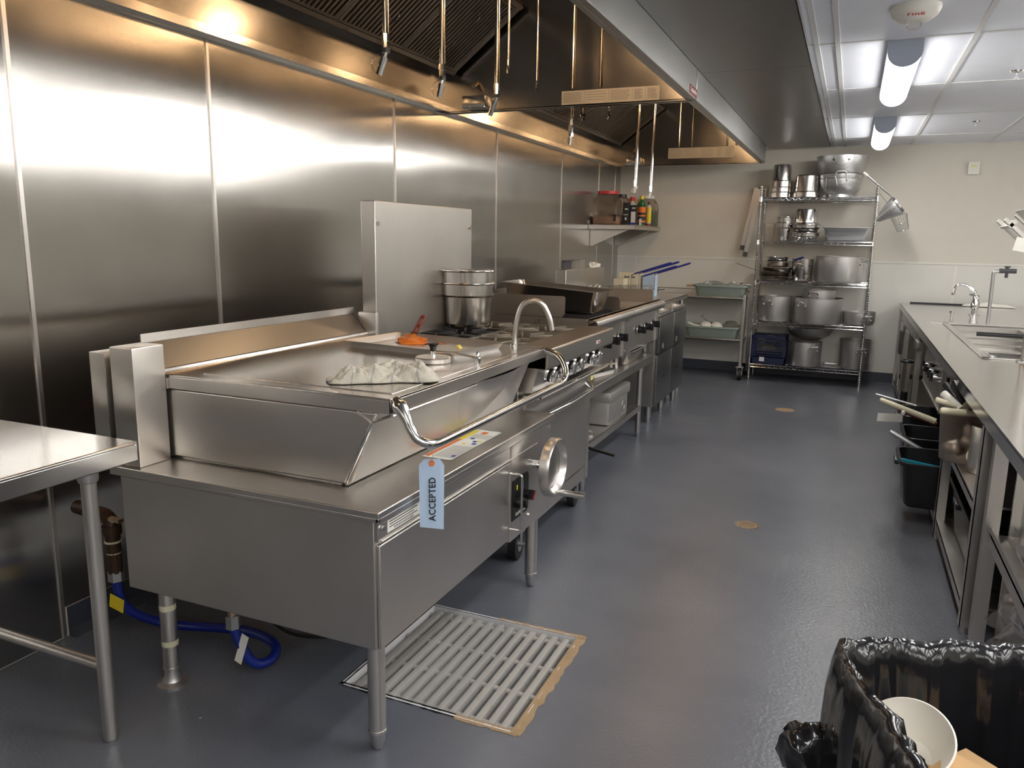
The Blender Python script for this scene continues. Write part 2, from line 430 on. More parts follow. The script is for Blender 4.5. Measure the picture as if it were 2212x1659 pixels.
for y, l in ((4.395, 'long tubular ceiling light, the nearer and larger of the two'), (6.92, 'shorter-looking ceiling light nearer the back wall'),
             (1.87, 'long tubular ceiling light over the near aisle'), (-.66, 'long tubular ceiling light behind the viewer')):
    ceiling_light(.152, y, l)
ceiling_light(.152, -3.18, 'added fill light, unseen, far behind the viewer')  # added out of view to give the steel something brighter to reflect
for x, w in ((1.35, 'added row second from the steel wall'), (3.75, 'added row at the far right')):  # both rows are added out of view to brighten the room
    for y, l in ((-3.18, 'added as fill behind the viewer'), (-.66, 'nearest'), (1.87, 'second'), (4.395, 'third')): ceiling_light(x, y, 'unseen tubular fill light in the %s, %s' % (w, l))
for y, l in ((-3.18, 'added as fill behind the viewer'), (-.66, 'nearest'), (1.87, 'second'), (4.395, 'third'), (6.92, 'farthest')): ceiling_light(2.55, y, 'long tubular ceiling light over the right half of the kitchen, ' + l)  # rearmost one of this row is added as fill
ceiling_light(-1.6, -3.4, 'added fill light, unseen, behind the viewer by the steel wall')  # added fill behind the camera, never in view
# strobe
t = thing('fire_strobe', 'white round ceiling fire alarm strobe at the top edge', 'fire alarm', (.155, 3.83, CZ))
b = MB(); b.lathe([(.001, CZ), (.098, CZ), (.098, CZ-.012), (.088, CZ-.035), (.06, CZ-.055), (.03, CZ-.06), (.001, CZ-.06)], (.155, 3.83, 0), 36); part('base', b, 'white', t)
b = MB(); b.lathe([(.03, 0), (.03, -.018), (.018, -.032), (.001, -.036)], (.155, 3.83, CZ-.058), 20); part('strobe_lens', b, 'clear', t)
text('lettering', 'FIRE', .034, 'red', t, (.155, 3.755, CZ-.044), (1, 0, 0), (0, .62, .78))
def sprinkler(x, y, label):
    t = thing('sprinkler_head', label, 'sprinkler', (x, y, CZ), group='ceiling sprinklers')
    part('flange', MB().lathe([(.001, CZ), (.032, CZ), (.028, CZ-.008), (.012, CZ-.01)], (x, y, 0), 20), 'chrome', t)
    b = MB(); b.cyl((x, y, CZ-.01), (x, y, CZ-.04), .004); b.cyl((x, y, CZ-.04), (x, y, CZ-.043), .014)
    part('deflector', b, 'chrome', t)
sprinkler(.764, 5.36, 'small chrome ceiling sprinkler at the right edge, nearer one')
sprinkler(.822, 7.39, 'small chrome ceiling sprinkler nearer the back wall')
t = thing('wall_sensor', 'small white rectangular sensor high on the back wall', 'sensor', (1.007, BY, 2.12))
part('housing', MB().box((.958, BY-.03, 2.118), (1.056, BY, 2.237), .004), 'white', t)
part('display', MB().box((.985, BY-.032, 2.19), (1.03, BY-.03, 2.198)), 'yellow', t)

# ---- steel closure panels beside the hood
ysp = [-1.0, .9, 2.82, 4.72, 6.58, 8.68]
nm = ['nearest, overhead', 'second from the viewer', 'third from the viewer', 'fourth, before the last', 'farthest, over the rack']
for i in range(5):
    b = MB(); b.box((-.878, ysp[i]+.002, 2.392), (-.29, ysp[i+1]-.002, 2.41)); b.box((-.293, ysp[i]+.002, 2.392), (-.287, ysp[i+1]-.002, CZ-.001))
    solo('closure_panel', b, 'closure', 'dark steel ceiling panel beside the hood, ' + nm[i], 'ceiling panel', 'steel closure panels', (-.58, ysp[i], 2.4))

# ================================================================ HOODS
def hood(y0, y1, label, nfilt, lamps, yl):
    t = thing('exhaust_hood', label, 'exhaust hood', (-1.7, y0, 2.229), group='steel exhaust hoods')
    HX, HZ, TZ = -.881, 2.229, 2.80
    b = MB(); b.box((HX-.03, y0, HZ), (HX, y1, 2.43)); b.box((HX-.055, y0, HZ), (HX-.03, y1, HZ+.012))
    b.box((HX-.04, y0, 2.43), (HX-.02, y1, TZ)); part('front_panel', b, 'hoodout', t, bevel=.002)
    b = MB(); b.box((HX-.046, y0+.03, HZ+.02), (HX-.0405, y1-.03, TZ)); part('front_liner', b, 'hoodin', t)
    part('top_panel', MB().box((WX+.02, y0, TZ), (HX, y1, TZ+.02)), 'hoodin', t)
    b = MB(); b.box((WX, y0, HZ+.006), (WX+.055, y1, HZ+.012)); b.box((WX+.05, y0, HZ+.006), (WX+.056, y1, HZ+.04))
    b.box((WX, y0, HZ-.004), (WX+.02, y1, HZ+.006)); part('wall_gutter', b, 'polished', t)
    b = MB(); b.box((WX+.03, y0, HZ+.04), (WX+.04, y1, 2.47)); b.quad((WX+.036, y0, 2.47), (WX+.036, y1, 2.47), (WX+.12, y1, 2.45), (WX+.12, y0, 2.45))
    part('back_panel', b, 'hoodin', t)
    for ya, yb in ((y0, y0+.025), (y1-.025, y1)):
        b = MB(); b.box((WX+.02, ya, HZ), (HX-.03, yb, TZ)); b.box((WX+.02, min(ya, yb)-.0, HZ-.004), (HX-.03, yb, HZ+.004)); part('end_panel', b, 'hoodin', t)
    # filter bank
    p0 = Vector((WX+.13, 0, 2.46)); p1 = Vector((-1.93, 0, 2.79)); d = (p1-p0); L = d.length; dn = d.normalized(); nn = Vector((dn.z, 0, -dn.x))
    ya, yb = y0+.12, y1-.12; w = (yb-ya)/nfilt
    fb = MB(); R = Matrix((dn, Vector((0, 1, 0)), -nn)).transposed()
    mid = (p0+p1)/2
    fb.obox(mid+Vector((0, (ya+yb)/2, 0))-nn*.03, (L+.02, yb-ya+.1, .006), R)
    for q, s in ((p0, -1), (p1, 1)): fb.obox(q+Vector((0, (ya+yb)/2, 0))+dn*s*.005, (.025, yb-ya+.1, .03), R)
    for yy in (ya-.02, yb+.02): fb.obox(mid+Vector((0, yy, 0)), (L, .06, .02), R)
    part('filter_rack', fb, 'brownsteel', t)
    for k in range(nfilt):
        f = MB(); yc = ya+w*(k+.5)
        for j in range(17):
            yy = yc-w/2+.022+(w-.044)*j/16
            f.obox(mid+Vector((0, yy, 0)), (L-.04, (w-.04)/17*.55, .022), R)
        for s in (-1, 1): f.obox(mid+Vector((0, yc+s*(w/2-.008), 0)), (L-.02, .012, .03), R)
        for s in (-1, 1): f.obox(mid+dn*s*(L/2-.018)+Vector((0, yc, 0)), (.012, w-.01, .03), R)
        fo = part('grease_filter', f, 'filter', t)
        h = MB()
        for s in (-1, 1):
            h.tube(arc(mid+dn*(s*.10)+nn*.02+Vector((0, yc, 0)), .032, 0, PI, 8, dn, nn), .0025, 6)
        part('bail_handle', h, 'chrome', fo)
    # rating label strip on the far end panel
    x0, x1, z0, z1 = yl
    b = MB(); b.box((x0, y1-.0275, z0), (x1, y1-.025, z1)); b.mi = 1
    W_ = x1-x0; H_ = z1-z0
    for f in (.24, .49, .73, .86): b.box((x0+W_*f, y1-.028, z0+.006), (x0+W_*f+.0015, y1-.0275, z1-.006))
    for (fa, fb_, rows) in ((.02, .22, 7), (.26, .47, 4), (.51, .71, 7), (.75, .84, 9), (.88, .98, 9)):
        for r in range(rows):
            zz = z1-.012-(H_-.02)*r/rows
            b.box((x0+W_*fa, y1-.028, zz-.0022), (x0+W_*(fb_-.03*random.random()), y1-.0275, zz))
    part('rating_label', b, ['silverlabel', 'greyink'], t, label='long pale printed label strip')
    b = MB(); cx, cz = WX+.30, HZ+.035
    b.box((cx-.09, y1-.13, cz-.035), (cx+.07, y1-.028, cz+.04), .012); part('grease_cup', b, 'polished', t)
    b = MB(); b.cyl((cx-.03, y1-.03, cz+.13), (cx-.03, y1-.09, cz+.10), .014); part('drain_spout', b, 'brass', t)
    for x in ((-1.60, -1.43) if y1 < 5 else (-1.75, -1.62, -1.26, -1.17)):
        part('conduit', MB().tube([(x, y1-.04, z1+.01), (x, y1-.04, TZ)], .0075, 8), 'hoodin', t)
    for yy in lamps:
        b = MB(); b.cyl((-1.25, yy, TZ), (-1.25, yy, TZ-.05), .06); lo = part('lamp_socket', b, 'galv', t)
        b = MB(); b.lathe([(.05, -.05), (.052, -.09), (.045, -.13), (.025, -.155), (.001, -.16)], (-1.25, yy, TZ), 16); part('lamp_globe', b, 'globe', lo)
    return t
h1 = hood(-1.0, 4.60, 'large steel exhaust hood over the braising pan and range', 9, (.9, 2.6, 3.95), (-1.67, -1.08, 2.226+.008, 2.312))
b = MB(); b.box((-.881, 4.42, 2.238), (-.879, 4.63, 2.283)); sg = part('maker_sign', b, 'darkred', h1, label='small dark red sign')
text('lettering', 'CaptiveAire', .036, 'white', h1, (-.8785, 4.525, 2.262), (0, 1, 0), (0, 0, 1), sx=.95)
h2 = hood(4.62, 8.42, 'farther steel exhaust hood over the griddle and fryers', 5, (5.9, 7.55), (-1.86, -1.19, 2.292, 2.398))

# ---- suppression / gas drops hanging in the hoods
def nozzle(x, y, zp, zb, thin, ang, label):
    t = thing('nozzle_drop', label, 'nozzle', (x, y, zb), group='nozzle pipes hanging from the hoods')
    r = .007 if thin else .0125
    part('pipe', MB().cyl((x, y, zp), (x, y, 2.80), r, seg=14), 'polished', t)
    b = MB()
    s = .5 if thin else 1
    b.cyl((x, y, zp+.004), (x, y, zp-.022*s), .017*s, seg=8); b.cyl((x, y, zp-.022*s), (x, y, zp-.045*s), .0145*s, seg=8); b.cyl((x, y, zp-.045*s), (x, y, zp-.062*s), .017*s, seg=6)
    part('swivel_fitting', b, 'chrome', t)
    d = Vector((math.sin(ang), .15*math.sin(ang), -math.cos(ang))); L = max(.03, (zp-.062*s-zb)/math.cos(ang)); q = Vector((x, y, zp-.058*s))
    part('nozzle_tip', MB().cyl(q, q+d*L*.25, .008*s).cyl(q+d*L*.22, q+d*L, .0135*s, .012*s, seg=10), 'chrome', t)
    if not thin or ang > .05: part('cap_wire', MB().tube(arc(q+d*L*.5-Vector((.012, 0, 0)), L*.42, PI*.4, PI*1.6, 10, (1, 0, 0), (0, 0, 1)), .0012, 5), 'chrome', t)
for a in ((-1.7, 2.69, 2.20, 2.055, 0, -.35, 'chrome nozzle pipe nearest the viewer, tip bent left, over the braising pan'),
          (-1.7, 3.14, 2.18, 2.045, 0, -.22, 'second chrome nozzle pipe from the left with capped tip'),
          (-1.7, 3.71, 2.20, 2.05, 0, -.38, 'third thick nozzle pipe, tip bent left above the grease cup'),
          (-1.68, 3.80, 2.33, 2.285, 1, 0, 'short thin pipe hanging just right of the third nozzle'),
          (-1.7, 4.24, 2.31, 2.263, 1, 0, 'thin pipe hanging alone before the hood end panel'),
          (-1.7, 4.84, 2.15, 2.03, 0, -.1, 'thick nozzle pipe left below the long label strip'),
          (-1.7, 5.07, 2.30, 2.21, 0, .05, 'short nozzle just behind the lower-left end of the label strip'),
          (-1.7, 5.65, 2.40, 2.31, 1, .1, 'small thin nozzle below the filters of the far hood'),
          (-1.7, 6.50, 1.93, 1.83, 0, -.2, 'long nozzle pipe hanging over the fryer, left of two'),
          (-1.7, 7.04, 1.92, 1.82, 0, -.08, 'long nozzle pipe hanging over the fryer, right of two')):
    nozzle(*a)

# ================================================================ FLOOR SINK
t = thing('floor_sink', 'square floor sink with light grey bar grate beside the braising pan leg', 'floor drain', ((GX0+GX1)/2, (GY0+GY1)/2, 0))
b = MB()
for a, c in (((GX0, GY0, -.2), (GX0+.012, GY1, .003)), ((GX1-.012, GY0, -.2), (GX1, GY1, .003)), ((GX0, GY0, -.2), (GX1, GY0+.012, .003)), ((GX0, GY1-.012, -.2), (GX1, GY1, .003)), ((GX0, GY0, -.22), (GX1, GY1, -.2))): b.box(a, c)
part('basin', b, 'pvc', t)
b = MB(); rnd = random.Random(3)
def edge(p, q, w, n=24):
    p, q = Vector(p), Vector(q); d = (q-p).normalized(); o = Vector((d.y, -d.x, 0))
    pr = [(p+(q-p)*k/n) for k in range(n+1)]
    up = [b.bm.verts.new(v+Vector((0, 0, .004))) for v in pr]; lo = [b.bm.verts.new(v+o*(w*(.8+.4*rnd.random()))+Vector((0, 0, .0012))) for v in pr]
    b.bridge(up, lo, False)
edge((GX1-.012, GY0-.005, 0), (GX1-.012, GY1+.012, 0), .034)
edge((GX1-.2, GY0+.012, 0), (GX1+.01, GY0+.012, 0), .022)
edge((GX1+.015, GY1-.012, 0), (GX1-.33, GY1-.012, 0), .024)
b.mi = 1
edge((GX0, GY0+.012, 0), (GX1-.2, GY0+.012, 0), .016)
edge((GX1-.33, GY1-.012, 0), (GX0, GY1-.012, 0), .014)
edge((GX0+.012, GY1, 0), (GX0+.012, GY0, 0), .018)
part('frame_edge', b, ['grout', 'blacktub'], t, label='rough sandy edge')
b = MB(); n = 13; px = (GX1-GX0-.05)/n
for k in range(n): 
    x = GX0+.025+px*(k+.5); b.box((x-.0115, GY0+.02, -.03), (x+.0115, GY1-.02, -.006), .003)
part('grate_bars', b, 'grate', t)
b = MB()
for f in (.07, .36, .64, .93):
    y = GY0+(GY1-GY0)*f; b.cyl((GX0+.015, y, -.022), (GX1-.015, y, -.022), .0095, seg=10)
part('cross_rods', b, 'grate', t)
t = thing('round_drain', 'small round pierced drain cover in the aisle', 'floor drain', (-.377, 4.008, 0))
part('rim', MB().lathe([(.052, .0012), (.0635, .0012), (.0635, 0)], (-.377, 4.008, 0), 36), 'polished', t)
b = MB(); b.cyl((-.377, 4.008, 0), (-.377, 4.008, .0008), .052, seg=32); b.mi = 1
for i in range(-5, 6):
    for j in range(-5, 6):
        if i*i+j*j < 26: b.cyl((-.377+i*.009, 4.008+j*.009, .0008), (-.377+i*.009, 4.008+j*.009, .0011), .003, seg=6)
part('pierced_plate', b, ['grout', 'black'], t)
t = thing('cleanout_cover', 'small flat round plate in the floor farther down the aisle', 'floor plate', (-.423, 7.075, 0))
part('plate', MB().lathe([(.001, .001), (.075, .001), (.08, 0)], (-.423, 7.075, 0), 28), 'grout', t)
# ================================================================ LEFT WORK TABLE
t = thing('work_table', 'steel work table cut off by the left edge of the photo', 'table', (-2.1, .6, 0))
b = MB(); b.box((-2.47, -.35, .872), (-1.77, 1.50, .882)); b.box((-1.785, -.35, .825), (-1.77, 1.50, .876)); b.box((-2.47, 1.487, .825), (-1.77, 1.50, .876)); b.box((-2.47, -.35, .83), (-2.455, 1.49, .872))
part('tabletop', b, 'countertop', t, bevel=.004)
for x, y in ((-1.85, 1.40), (-2.40, 1.40), (-1.85, -.25), (-2.40, -.25)):
    b = MB(); b.cyl((x, y, .01), (x, y, .80), .0205, seg=24); l = part('leg', b, 'steel', t)
    b = MB(); b.lathe([(.027, .872), (.027, .79), (.0245, .782), (.021, .78)], (x, y, 0), 24); part('gusset', b, 'steel', l)
    part('foot', MB().lathe([(.0, .0), (.016, .0), (.02, .02), (.0205, .03)], (x, y, 0), 18), 'galv', l)
b = MB(); b.cyl((-2.40, 1.40, .235), (-1.85, 1.40, .235), .0165, seg=18); part('cross_bar', b, 'steel', t)
b = MB(); b.cyl((-2.40, -.25, .235), (-2.40, 1.40, .235), .0165, seg=18); part('cross_bar', b, 'steel', t)

# ================================================================ BRAISING PAN
t = thing('braising_pan', 'large floor-standing steel tilting braising pan with crank wheel and closed lid', 'braising pan', (-1.57, 2.3, 0))
b = MB(); b.box((-2.04, 1.655, .328), (-1.105, 2.945, .714)); part('cabinet', b, 'steelv', t, bevel=.003)
b = MB(); b.box((-1.105, 1.665, .328), (-1.094, 2.775, .632)); part('door', b, 'steelv', t, bevel=.003)
b = MB(); b.box((-1.105, 1.655, .645), (-1.092, 2.945, .714)); b.box((-1.092, 1.665, .643), (-1.086, 2.80, .648)); part('upper_trim', b, 'steelv', t, bevel=.002)
b = MB(); b.box((-1.105, 2.535, .32), (-1.088, 2.955, .70), .004); part('control_box', b, 'steelv', t)
b = MB(); b.box((-2.065, 1.638, .716), (-1.078, 2.965, .736)); b.box((-1.09, 1.638, .70), (-1.078, 2.965, .72)); b.box((-2.065, 1.638, .706), (-1.078, 1.648, .72)); part('deck', b, 'steel', t, bevel=.003)
b = MB(); b.prism([(-1.98, .742), (-1.285, .742), (-1.265, .75), (-1.192, .93), (-1.175, .965), (-1.98, .965)], 'y', 1.785, 2.945); part('pan_body', b, 'steelv', t, bevel=.006)
b = MB(); b.box((-1.95, 1.80, .736), (-1.31, 2.93, .743)); b.tube([(-1.284, 1.787, .748), (-1.192, 1.787, .935)], .006, 8); b.tube([(-1.283, 1.787, .744), (-1.283, 2.94, .744)], .006, 8)
b.tube([(-1.135, 1.80, .957), (-1.135, 2.33, .957)], .0055, 8); b.tube([(-1.192, 1.786, .935), (-1.135, 1.80, .957)], .0055, 8); b.tube([(-1.24, 1.785, .962), (-1.192, 1.786, .935)], .0055, 8)
part('pan_trim', b, 'polished', t)
b = MB(); b.grid(28, 14, lambda u, v: Vector((-1.283+.093*v+.052*math.sin(PI*u)**.8*math.sin(PI*min(1, v*.62+.02)), 2.30+.60*u*(.35+.65*v)+.20*(1-v)*.5, .748+.205*v))); part('pour_lip', b, 'steelv', t, sharp=70)
b = MB(); b.box((-2.005, 1.782, 1.002), (-1.127, 2.963, 1.010)); b.mi = 1; b.box((-1.132, 1.78, .968), (-1.125, 2.965, 1.004)); b.box((-1.945, 1.78, .966), (-1.125, 1.787, 1.004)); b.box((-1.945, 2.958, .966), (-1.125, 2.965, 1.004)); b.mi = 0
b.box((-1.86, 1.84, 1.009), (-1.16, 2.90, 1.0125))
b.tube([(-2.0, 1.78, 1.012), (-2.0, 2.965, 1.012)], .010, 8)
lid = part('lid', b, ['steeltop', 'steelv'], t, bevel=.0015)
b = MB(); b.prism([(-2.005, 1.022), (-2.0, 1.015), (-2.063, 1.092), (-2.069, 1.099), (-2.072, 1.097)], 'y', 1.785, 2.965); part('lid_flange', b, 'closure', t)
b = MB(); b.prism([(-2.0, 1.012), (-1.945, 1.0), (-1.945, .966), (-2.035, .966), (-2.06, 1.08)], 'y', 1.775, 1.781); part('lid_flange', b, 'steel', t)
for y0, y1 in ((1.655, 1.775), (2.968, 2.995)):
    b = MB(); b.box((-2.045, y0, .736), (-1.95, y1, 1.108), .005); part('rear_column', b, 'steel', t)
b = MB(); b.box((-2.14, 1.66, .736), (-2.075, 2.99, 1.085), .003); b.box((-2.078, 1.80, 1.08), (-2.074, 2.985, 1.128)); part('rear_housing', b, 'steel', t)
for x, y in ((-1.13, 1.692), (-1.13, 2.862), (-1.92, 1.692), (-1.92, 2.862)):
    b = MB(); b.cyl((x, y, .062), (x, y, .33), .0255, seg=28); b.cyl((x, y, .055), (x, y, .064), .027, seg=28); lg = part('leg', b, 'steel', t)
    b = MB()
    if x < -1.5: b.lathe([(.024, .06), (.024, .03), (.032, .015), (.048, .006), (.048, 0), (.001, 0)], (x, y, 0), 28)
    else: b.lathe([(.0215, .06), (.0215, .025), (.014, .004), (.001, 0)], (x, y, 0), 24)
    part('foot', b, 'galv', lg)
    if x < -1.5 and y < 2:
        for z in (.262, .138): part('tape_band', MB().lathe([(.0262, z), (.0262, z+.019)], (x, y, 0), 28), 'tape', lg, label='pale tape wrapped around the leg')
b = MB(); pts = fil([(-1.128, 1.805, 1.003), (-1.085, 1.785, .972), (-1.045, 1.77, .908), (-1.0, 1.79, .892), (-1.0, 2.84, .892), (-1.0, 2.885, .93), (-1.05, 2.93, .985), (-1.115, 2.94, 1.0)], .05, 7)
n = len(pts); rad = [.0135+.012*max(0, 1-i/7.)*(i > 0) for i in range(n)]
b.tube(pts, rad, 12); part('lid_handle', b, 'polished', t)
# crank wheel
wc = Vector((-1.0, 2.765, .566))
b = MB(); ry = Matrix.Rotation(PI/2, 3, 'Y')
b.lathe([(.001, .005), (.03, .004), (.085, -.008), (.098, .006), (.102, .016), (.112, .016), (.1165, .008), (.1165, -.022), (.108, -.026), (.09, -.022), (.03, -.012), (.001, -.012)], wc, 48, ry)
wh = part('crank_wheel', b, 'steel', t)
part('crank_shaft', MB().cyl((-1.09, 2.765, .566), (-1.01, 2.765, .566), .013).cyl((-1.09, 2.765, .566), (-1.062, 2.765, .566), .018), 'chrome', wh)
b = MB(); b.cyl((-.985, 2.765, .466), (-.97, 2.765, .466), .008); b.cyl((-.972, 2.765, .466), (-.872, 2.765, .466), .0125, .0135); part('crank_handle', b, 'polished', wh)
b = MB(); P = [(2.548, .40), (2.69, .40), (2.706, .415), (2.706, .545), (2.69, .56), (2.548, .56)]
b.prism(P, 'x', -1.088, -1.0845); cp = part('control_panel', b, 'black', t)
b = MB(); b.cyl((-1.085, 2.59, .465), (-1.058, 2.59, .465), .022); b.obox((-1.052, 2.59, .465), (.016, .010, .04), Matrix.Rotation(.5, 3, 'X')); part('knob', b, 'black', t)
b = MB(); b.cyl((-1.085, 2.665, .475), (-1.058, 2.665, .475), .02); b.obox((-1.052, 2.665, .475), (.016, .010, .036), Matrix.Rotation(-.6, 3, 'X')); kb = part('knob', b, 'black', t)
b = MB(); b.obox((-1.0435, 2.665, .475), (.002, .008, .03), Matrix.Rotation(-.6, 3, 'X')); part('knob_mark', b, 'red', kb)
part('indicator', MB().box((-1.085, 2.585, .513), (-1.0835, 2.593, .532)), 'yellow', t)
text('lettering', 'CLEVELAND', .017, 'white', t, (-1.0835, 2.625, .418), (0, 1, 0), (0, 0, 1))
b = MB(); b.tube(fil([(-1.09, 2.535, .592), (-1.042, 2.535, .592), (-1.042, 2.535, .375), (-1.09, 2.535, .375)], .014, 6), .0048, 10); part('guard_handle', b, 'polished', t)
b = MB()
for y, z in ((2.715, .595), (2.72, .372), (1.672, .682), (2.93, .682)): b.cyl((-1.09, y, z), (-1.083, y, z), .006, seg=6)
part('screw_heads', b, 'screw', t)
# stickers
b = MB(); z = .7372
def on(u, v, h=0): return (-1.244+.108*v, 2.154+.408*u, z+h)
b.quad(on(0, 0), on(1, 0), on(1, 1), on(0, 1)); b.mi = 1; b.quad(on(.03, .03, .0004), on(.62, .03, .0004), on(.62, .17, .0004), on(.03, .17, .0004))
b.mi = 2; b.quad(on(.62, .02, .0004), on(.97, .02, .0004), on(.97, .2, .0004), on(.62, .2, .0004))
b.mi = 3
for r in range(11):
    v = .28+.062*r; b.quad(on(.05, v, .0004), on(.42, v, .0004), on(.42, v+.022, .0004), on(.05, v+.022, .0004)); b.quad(on(.70, v, .0004), on(.84, v, .0004), on(.84, v+.02, .0004), on(.70, v+.02, .0004))
b.mi = 4
for u, v in ((.09, .78), (.50, .72), (.57, .62), (.66, .38)): b.quad(on(u, v, .0005), on(u+.05, v, .0005), on(u+.05, v+.14, .0005), on(u, v+.14, .0005))
b.mi = 2
for u, v in ((.48, .4), (.60, .76)): b.quad(on(u, v, .0005), on(u+.04, v, .0005), on(u+.03, v+.14, .0005), on(u, v+.14, .0005))
b.mi = 1; b.quad(on(.86, .4, .0005), on(.94, .4, .0005), on(.94, .6, .0005), on(.86, .6, .0005))
part('warning_sticker', b, ['paper', 'orange', 'yellow', 'greyink', 'blueink'], t, label='white warning sticker with orange stripe')
b = MB(); b.box((-1.0915, 1.70, .657), (-1.0912, 1.875, .708)); b.mi = 1
for r in range(5): b.box((-1.0912, 1.71, .702-.0075*r), (-1.091, 1.86-.02*(r % 2), .6995-.0075*r))
for k in range(26): b.box((-1.0912, 1.735+.004*k, .660), (-1.091, 1.7365+.004*k+.001*(k % 3 == 0), .666))
b.mi = 2; b.box((-1.0915, 1.876, .668), (-1.091, 1.90, .714))
part('data_sticker', b, ['paper', 'ink', 'blueink'], t, label='white data sticker with a blue end')

# inspection tag
R3 = Vector((.80, .60, 0)).normalized()
o = Vector((-1.035, 1.845, .835))
t = thing('inspection_tag', 'pale blue card tag reading ACCEPTED wired to the lid handle', 'tag', tuple(o))
def tp(u, v): return o+R3*u+Vector((0, 0, v))
b = MB(); out = [(-.034, -.20), (.034, -.212), (.036, -.02), (.022, 0), (-.022, .0), (-.036, -.015)]
N3 = R3.cross(Vector((0, 0, 1)))
A = b.ring([tp(u, v)+N3*(.006*math.sin(v*14)) for u, v in out]); B = b.ring([tp(u, v)+N3*(.006*math.sin(v*14)-.0008) for u, v in out]); b.bridge(A, B); b.cap(A); b.cap(B[::-1]); part('card', b, 'tag', t)
b = MB(); mt = Matrix((R3, Vector((0, 0, 1)), N3)).transposed()
b.lathe([(.003, 0), (.0085, 0), (.0085, .0012), (.003, .0012), (.003, 0)], tp(0, -.012)+N3*.0004, 20, mt); part('eyelet', b, 'orange', t)
b = MB(); b.tube([tp(0, -.012)+N3*.002, tp(.003, .02)+N3*.004, (-1.012, 1.86, .862), (-1.0, 1.862, .90), (-.987, 1.862, .885)], .0006, 5); part('wire', b, 'galv', t)
text('lettering', 'ACCEPTED', .027, 'ink', t, tp(.002, -.118)+N3*.0025-Vector((0, 0, 0)), (0, 0, 1), -R3, sx=.92)

# things on the lid
t = thing('baking_sheet', 'rimmed aluminium baking sheet lying on the pan lid', 'baking sheet', (-1.54, 2.69, 1.0125), (0, 0, -.14), world=False)
def tray(L, Wd, h, slope, rim):
    b = MB(); rings = []
    def rr(l, w, r, z, n=6):
        P = []
        for sx, sy, a0 in ((1, 1, 0), (-1, 1, PI/2), (-1, -1, PI), (1, -1, 3*PI/2)):
            for k in range(n+1):
                a = a0+PI/2*k/n; P.append((sx*(l/2-r)+r*math.cos(a), sy*(w/2-r)+r*math.sin(a), z))
        return b.ring(P)
    R_ = [rr(L-2*slope, Wd-2*slope, .02, 0), rr(L-.012, Wd-.012, .028, h-.004), rr(L, Wd, .03, h), rr(L-.01, Wd-.01, .026, h+.001), rr(L-.018, Wd-.018, .024, h-.003), rr(L-2*slope-.004, Wd-2*slope-.004, .018, .0025)]
    b.cap(R_[0][::-1])
    for i in range(5): b.bridge(R_[i], R_[i+1])
    b.cap(R_[-1]); return b
part('sheet', tray(.56, .36, .026, .02, .01), 'alu', t)
L0 = Vector((-1.54, 2.69, 1.016)); RZ = Matrix.Rotation(-.14, 3, 'Z')
t = thing('slotted_turner', 'turner with slotted dark red handle propped in the orange food', 'spatula', (-1.62, 2.78, 1.02))
hd = Vector((-.06, .62, .46)).normalized(); p0 = Vector((-1.655, 2.79, 1.030)); side = hd.cross(Vector((1, 0, .2))).normalized()
b = MB(); w_ = Vector((.95, .1, 0)).normalized(); nrm = hd.cross(w_).normalized(); mt = Matrix((w_, hd, nrm)).transposed()
b.obox(p0+hd*.085+w_*.0085, (.006, .11, .010), mt, .002); b.obox(p0+hd*.085-w_*.0085, (.006, .11, .010), mt, .002)
for q in (.035, .08, .137): b.obox(p0+hd*q, (.02, .012, .010), mt, .002)
part('handle', b, 'brownwood', t)
b = MB(); b.obox(p0+hd*-.0+Vector((0, 0, .004)), (.035, .07, .003), mt); part('blade', b, 'burnt', t)
def lump(name, label, cat, c, sx, sy, sz, mat, seed, n=3):
    b = MB(); b.sphere((0, 0, 0), 1, (1, 1, 1), n)
    for v in b.bm.verts:
        q = v.co.copy(); d = 1+.45*(noise.noise(q*2.2+Vector((seed, 0, 0))))+.15*noise.noise(q*6+Vector((seed, 3, 0)))
        v.co = Vector((q.x*sx*d, q.y*sy*d, max(0, q.z*d)*sz))
    return solo(name, b, mat, label, cat, None, c, world=False)
lump('food_scrap', 'orange saucy food scrap under the turner on the baking sheet', 'food', (-1.645, 2.765, 1.0155), .07, .045, .03, 'food', 2)
lump('sauce_smear', 'thin orange sauce smear right of the food scrap', 'food', (-1.56, 2.80, 1.0155), .05, .03, .003, 'food', 5)
lump('food_scrap', 'small yellow crumb near the front of the baking sheet', 'food', (-1.40, 2.72, 1.0155), .012, .010, .016, 'egg', 4, 2)
lump('food_scrap', 'tiny pale crumb just left of the yellow crumb', 'food', (-1.48, 2.66, 1.0155), .006, .005, .006, 'egg', 9, 2)
# vent cover with knob
t = thing('vent_cover', 'round steel vent cover with black knob and swing arm on the lid', 'vent cover', (-1.33, 2.385, 1.0125))
b = MB(); b.lathe([(.001, 1.0125), (.060, 1.0125), (.064, 1.016), (.064, 1.029), (.060, 1.033), (.001, 1.0335)], (-1.33, 2.385, 0), 44); part('disc', b, 'steel', t)
b = MB(); b.cyl((-1.33, 2.385, 1.03), (-1.33, 2.385, 1.054), .009); part('stem', b, 'chrome', t)
b = MB(); b.lathe([(.009, 1.052), (.011, 1.058), (.013, 1.07), (.021, 1.078), (.021, 1.082), (.001, 1.083)], (-1.33, 2.385, 0), 24); part('knob', b, 'black', t)
b = MB(); b.tube([(-1.33, 2.385, 1.048), (-1.25, 2.41, 1.047), (-1.178, 2.415, 1.037)], .004, 8); part('swing_arm', b, 'steel', t)
b = MB(); b.lathe([(.001, 1.0125), (.011, 1.0125), (.011, 1.035), (.009, 1.038), (.009, 1.047), (.0045, 1.055), (.001, 1.058)], (-1.17, 2.415, 0), 16); part('pivot_post', b, 'polished', t)
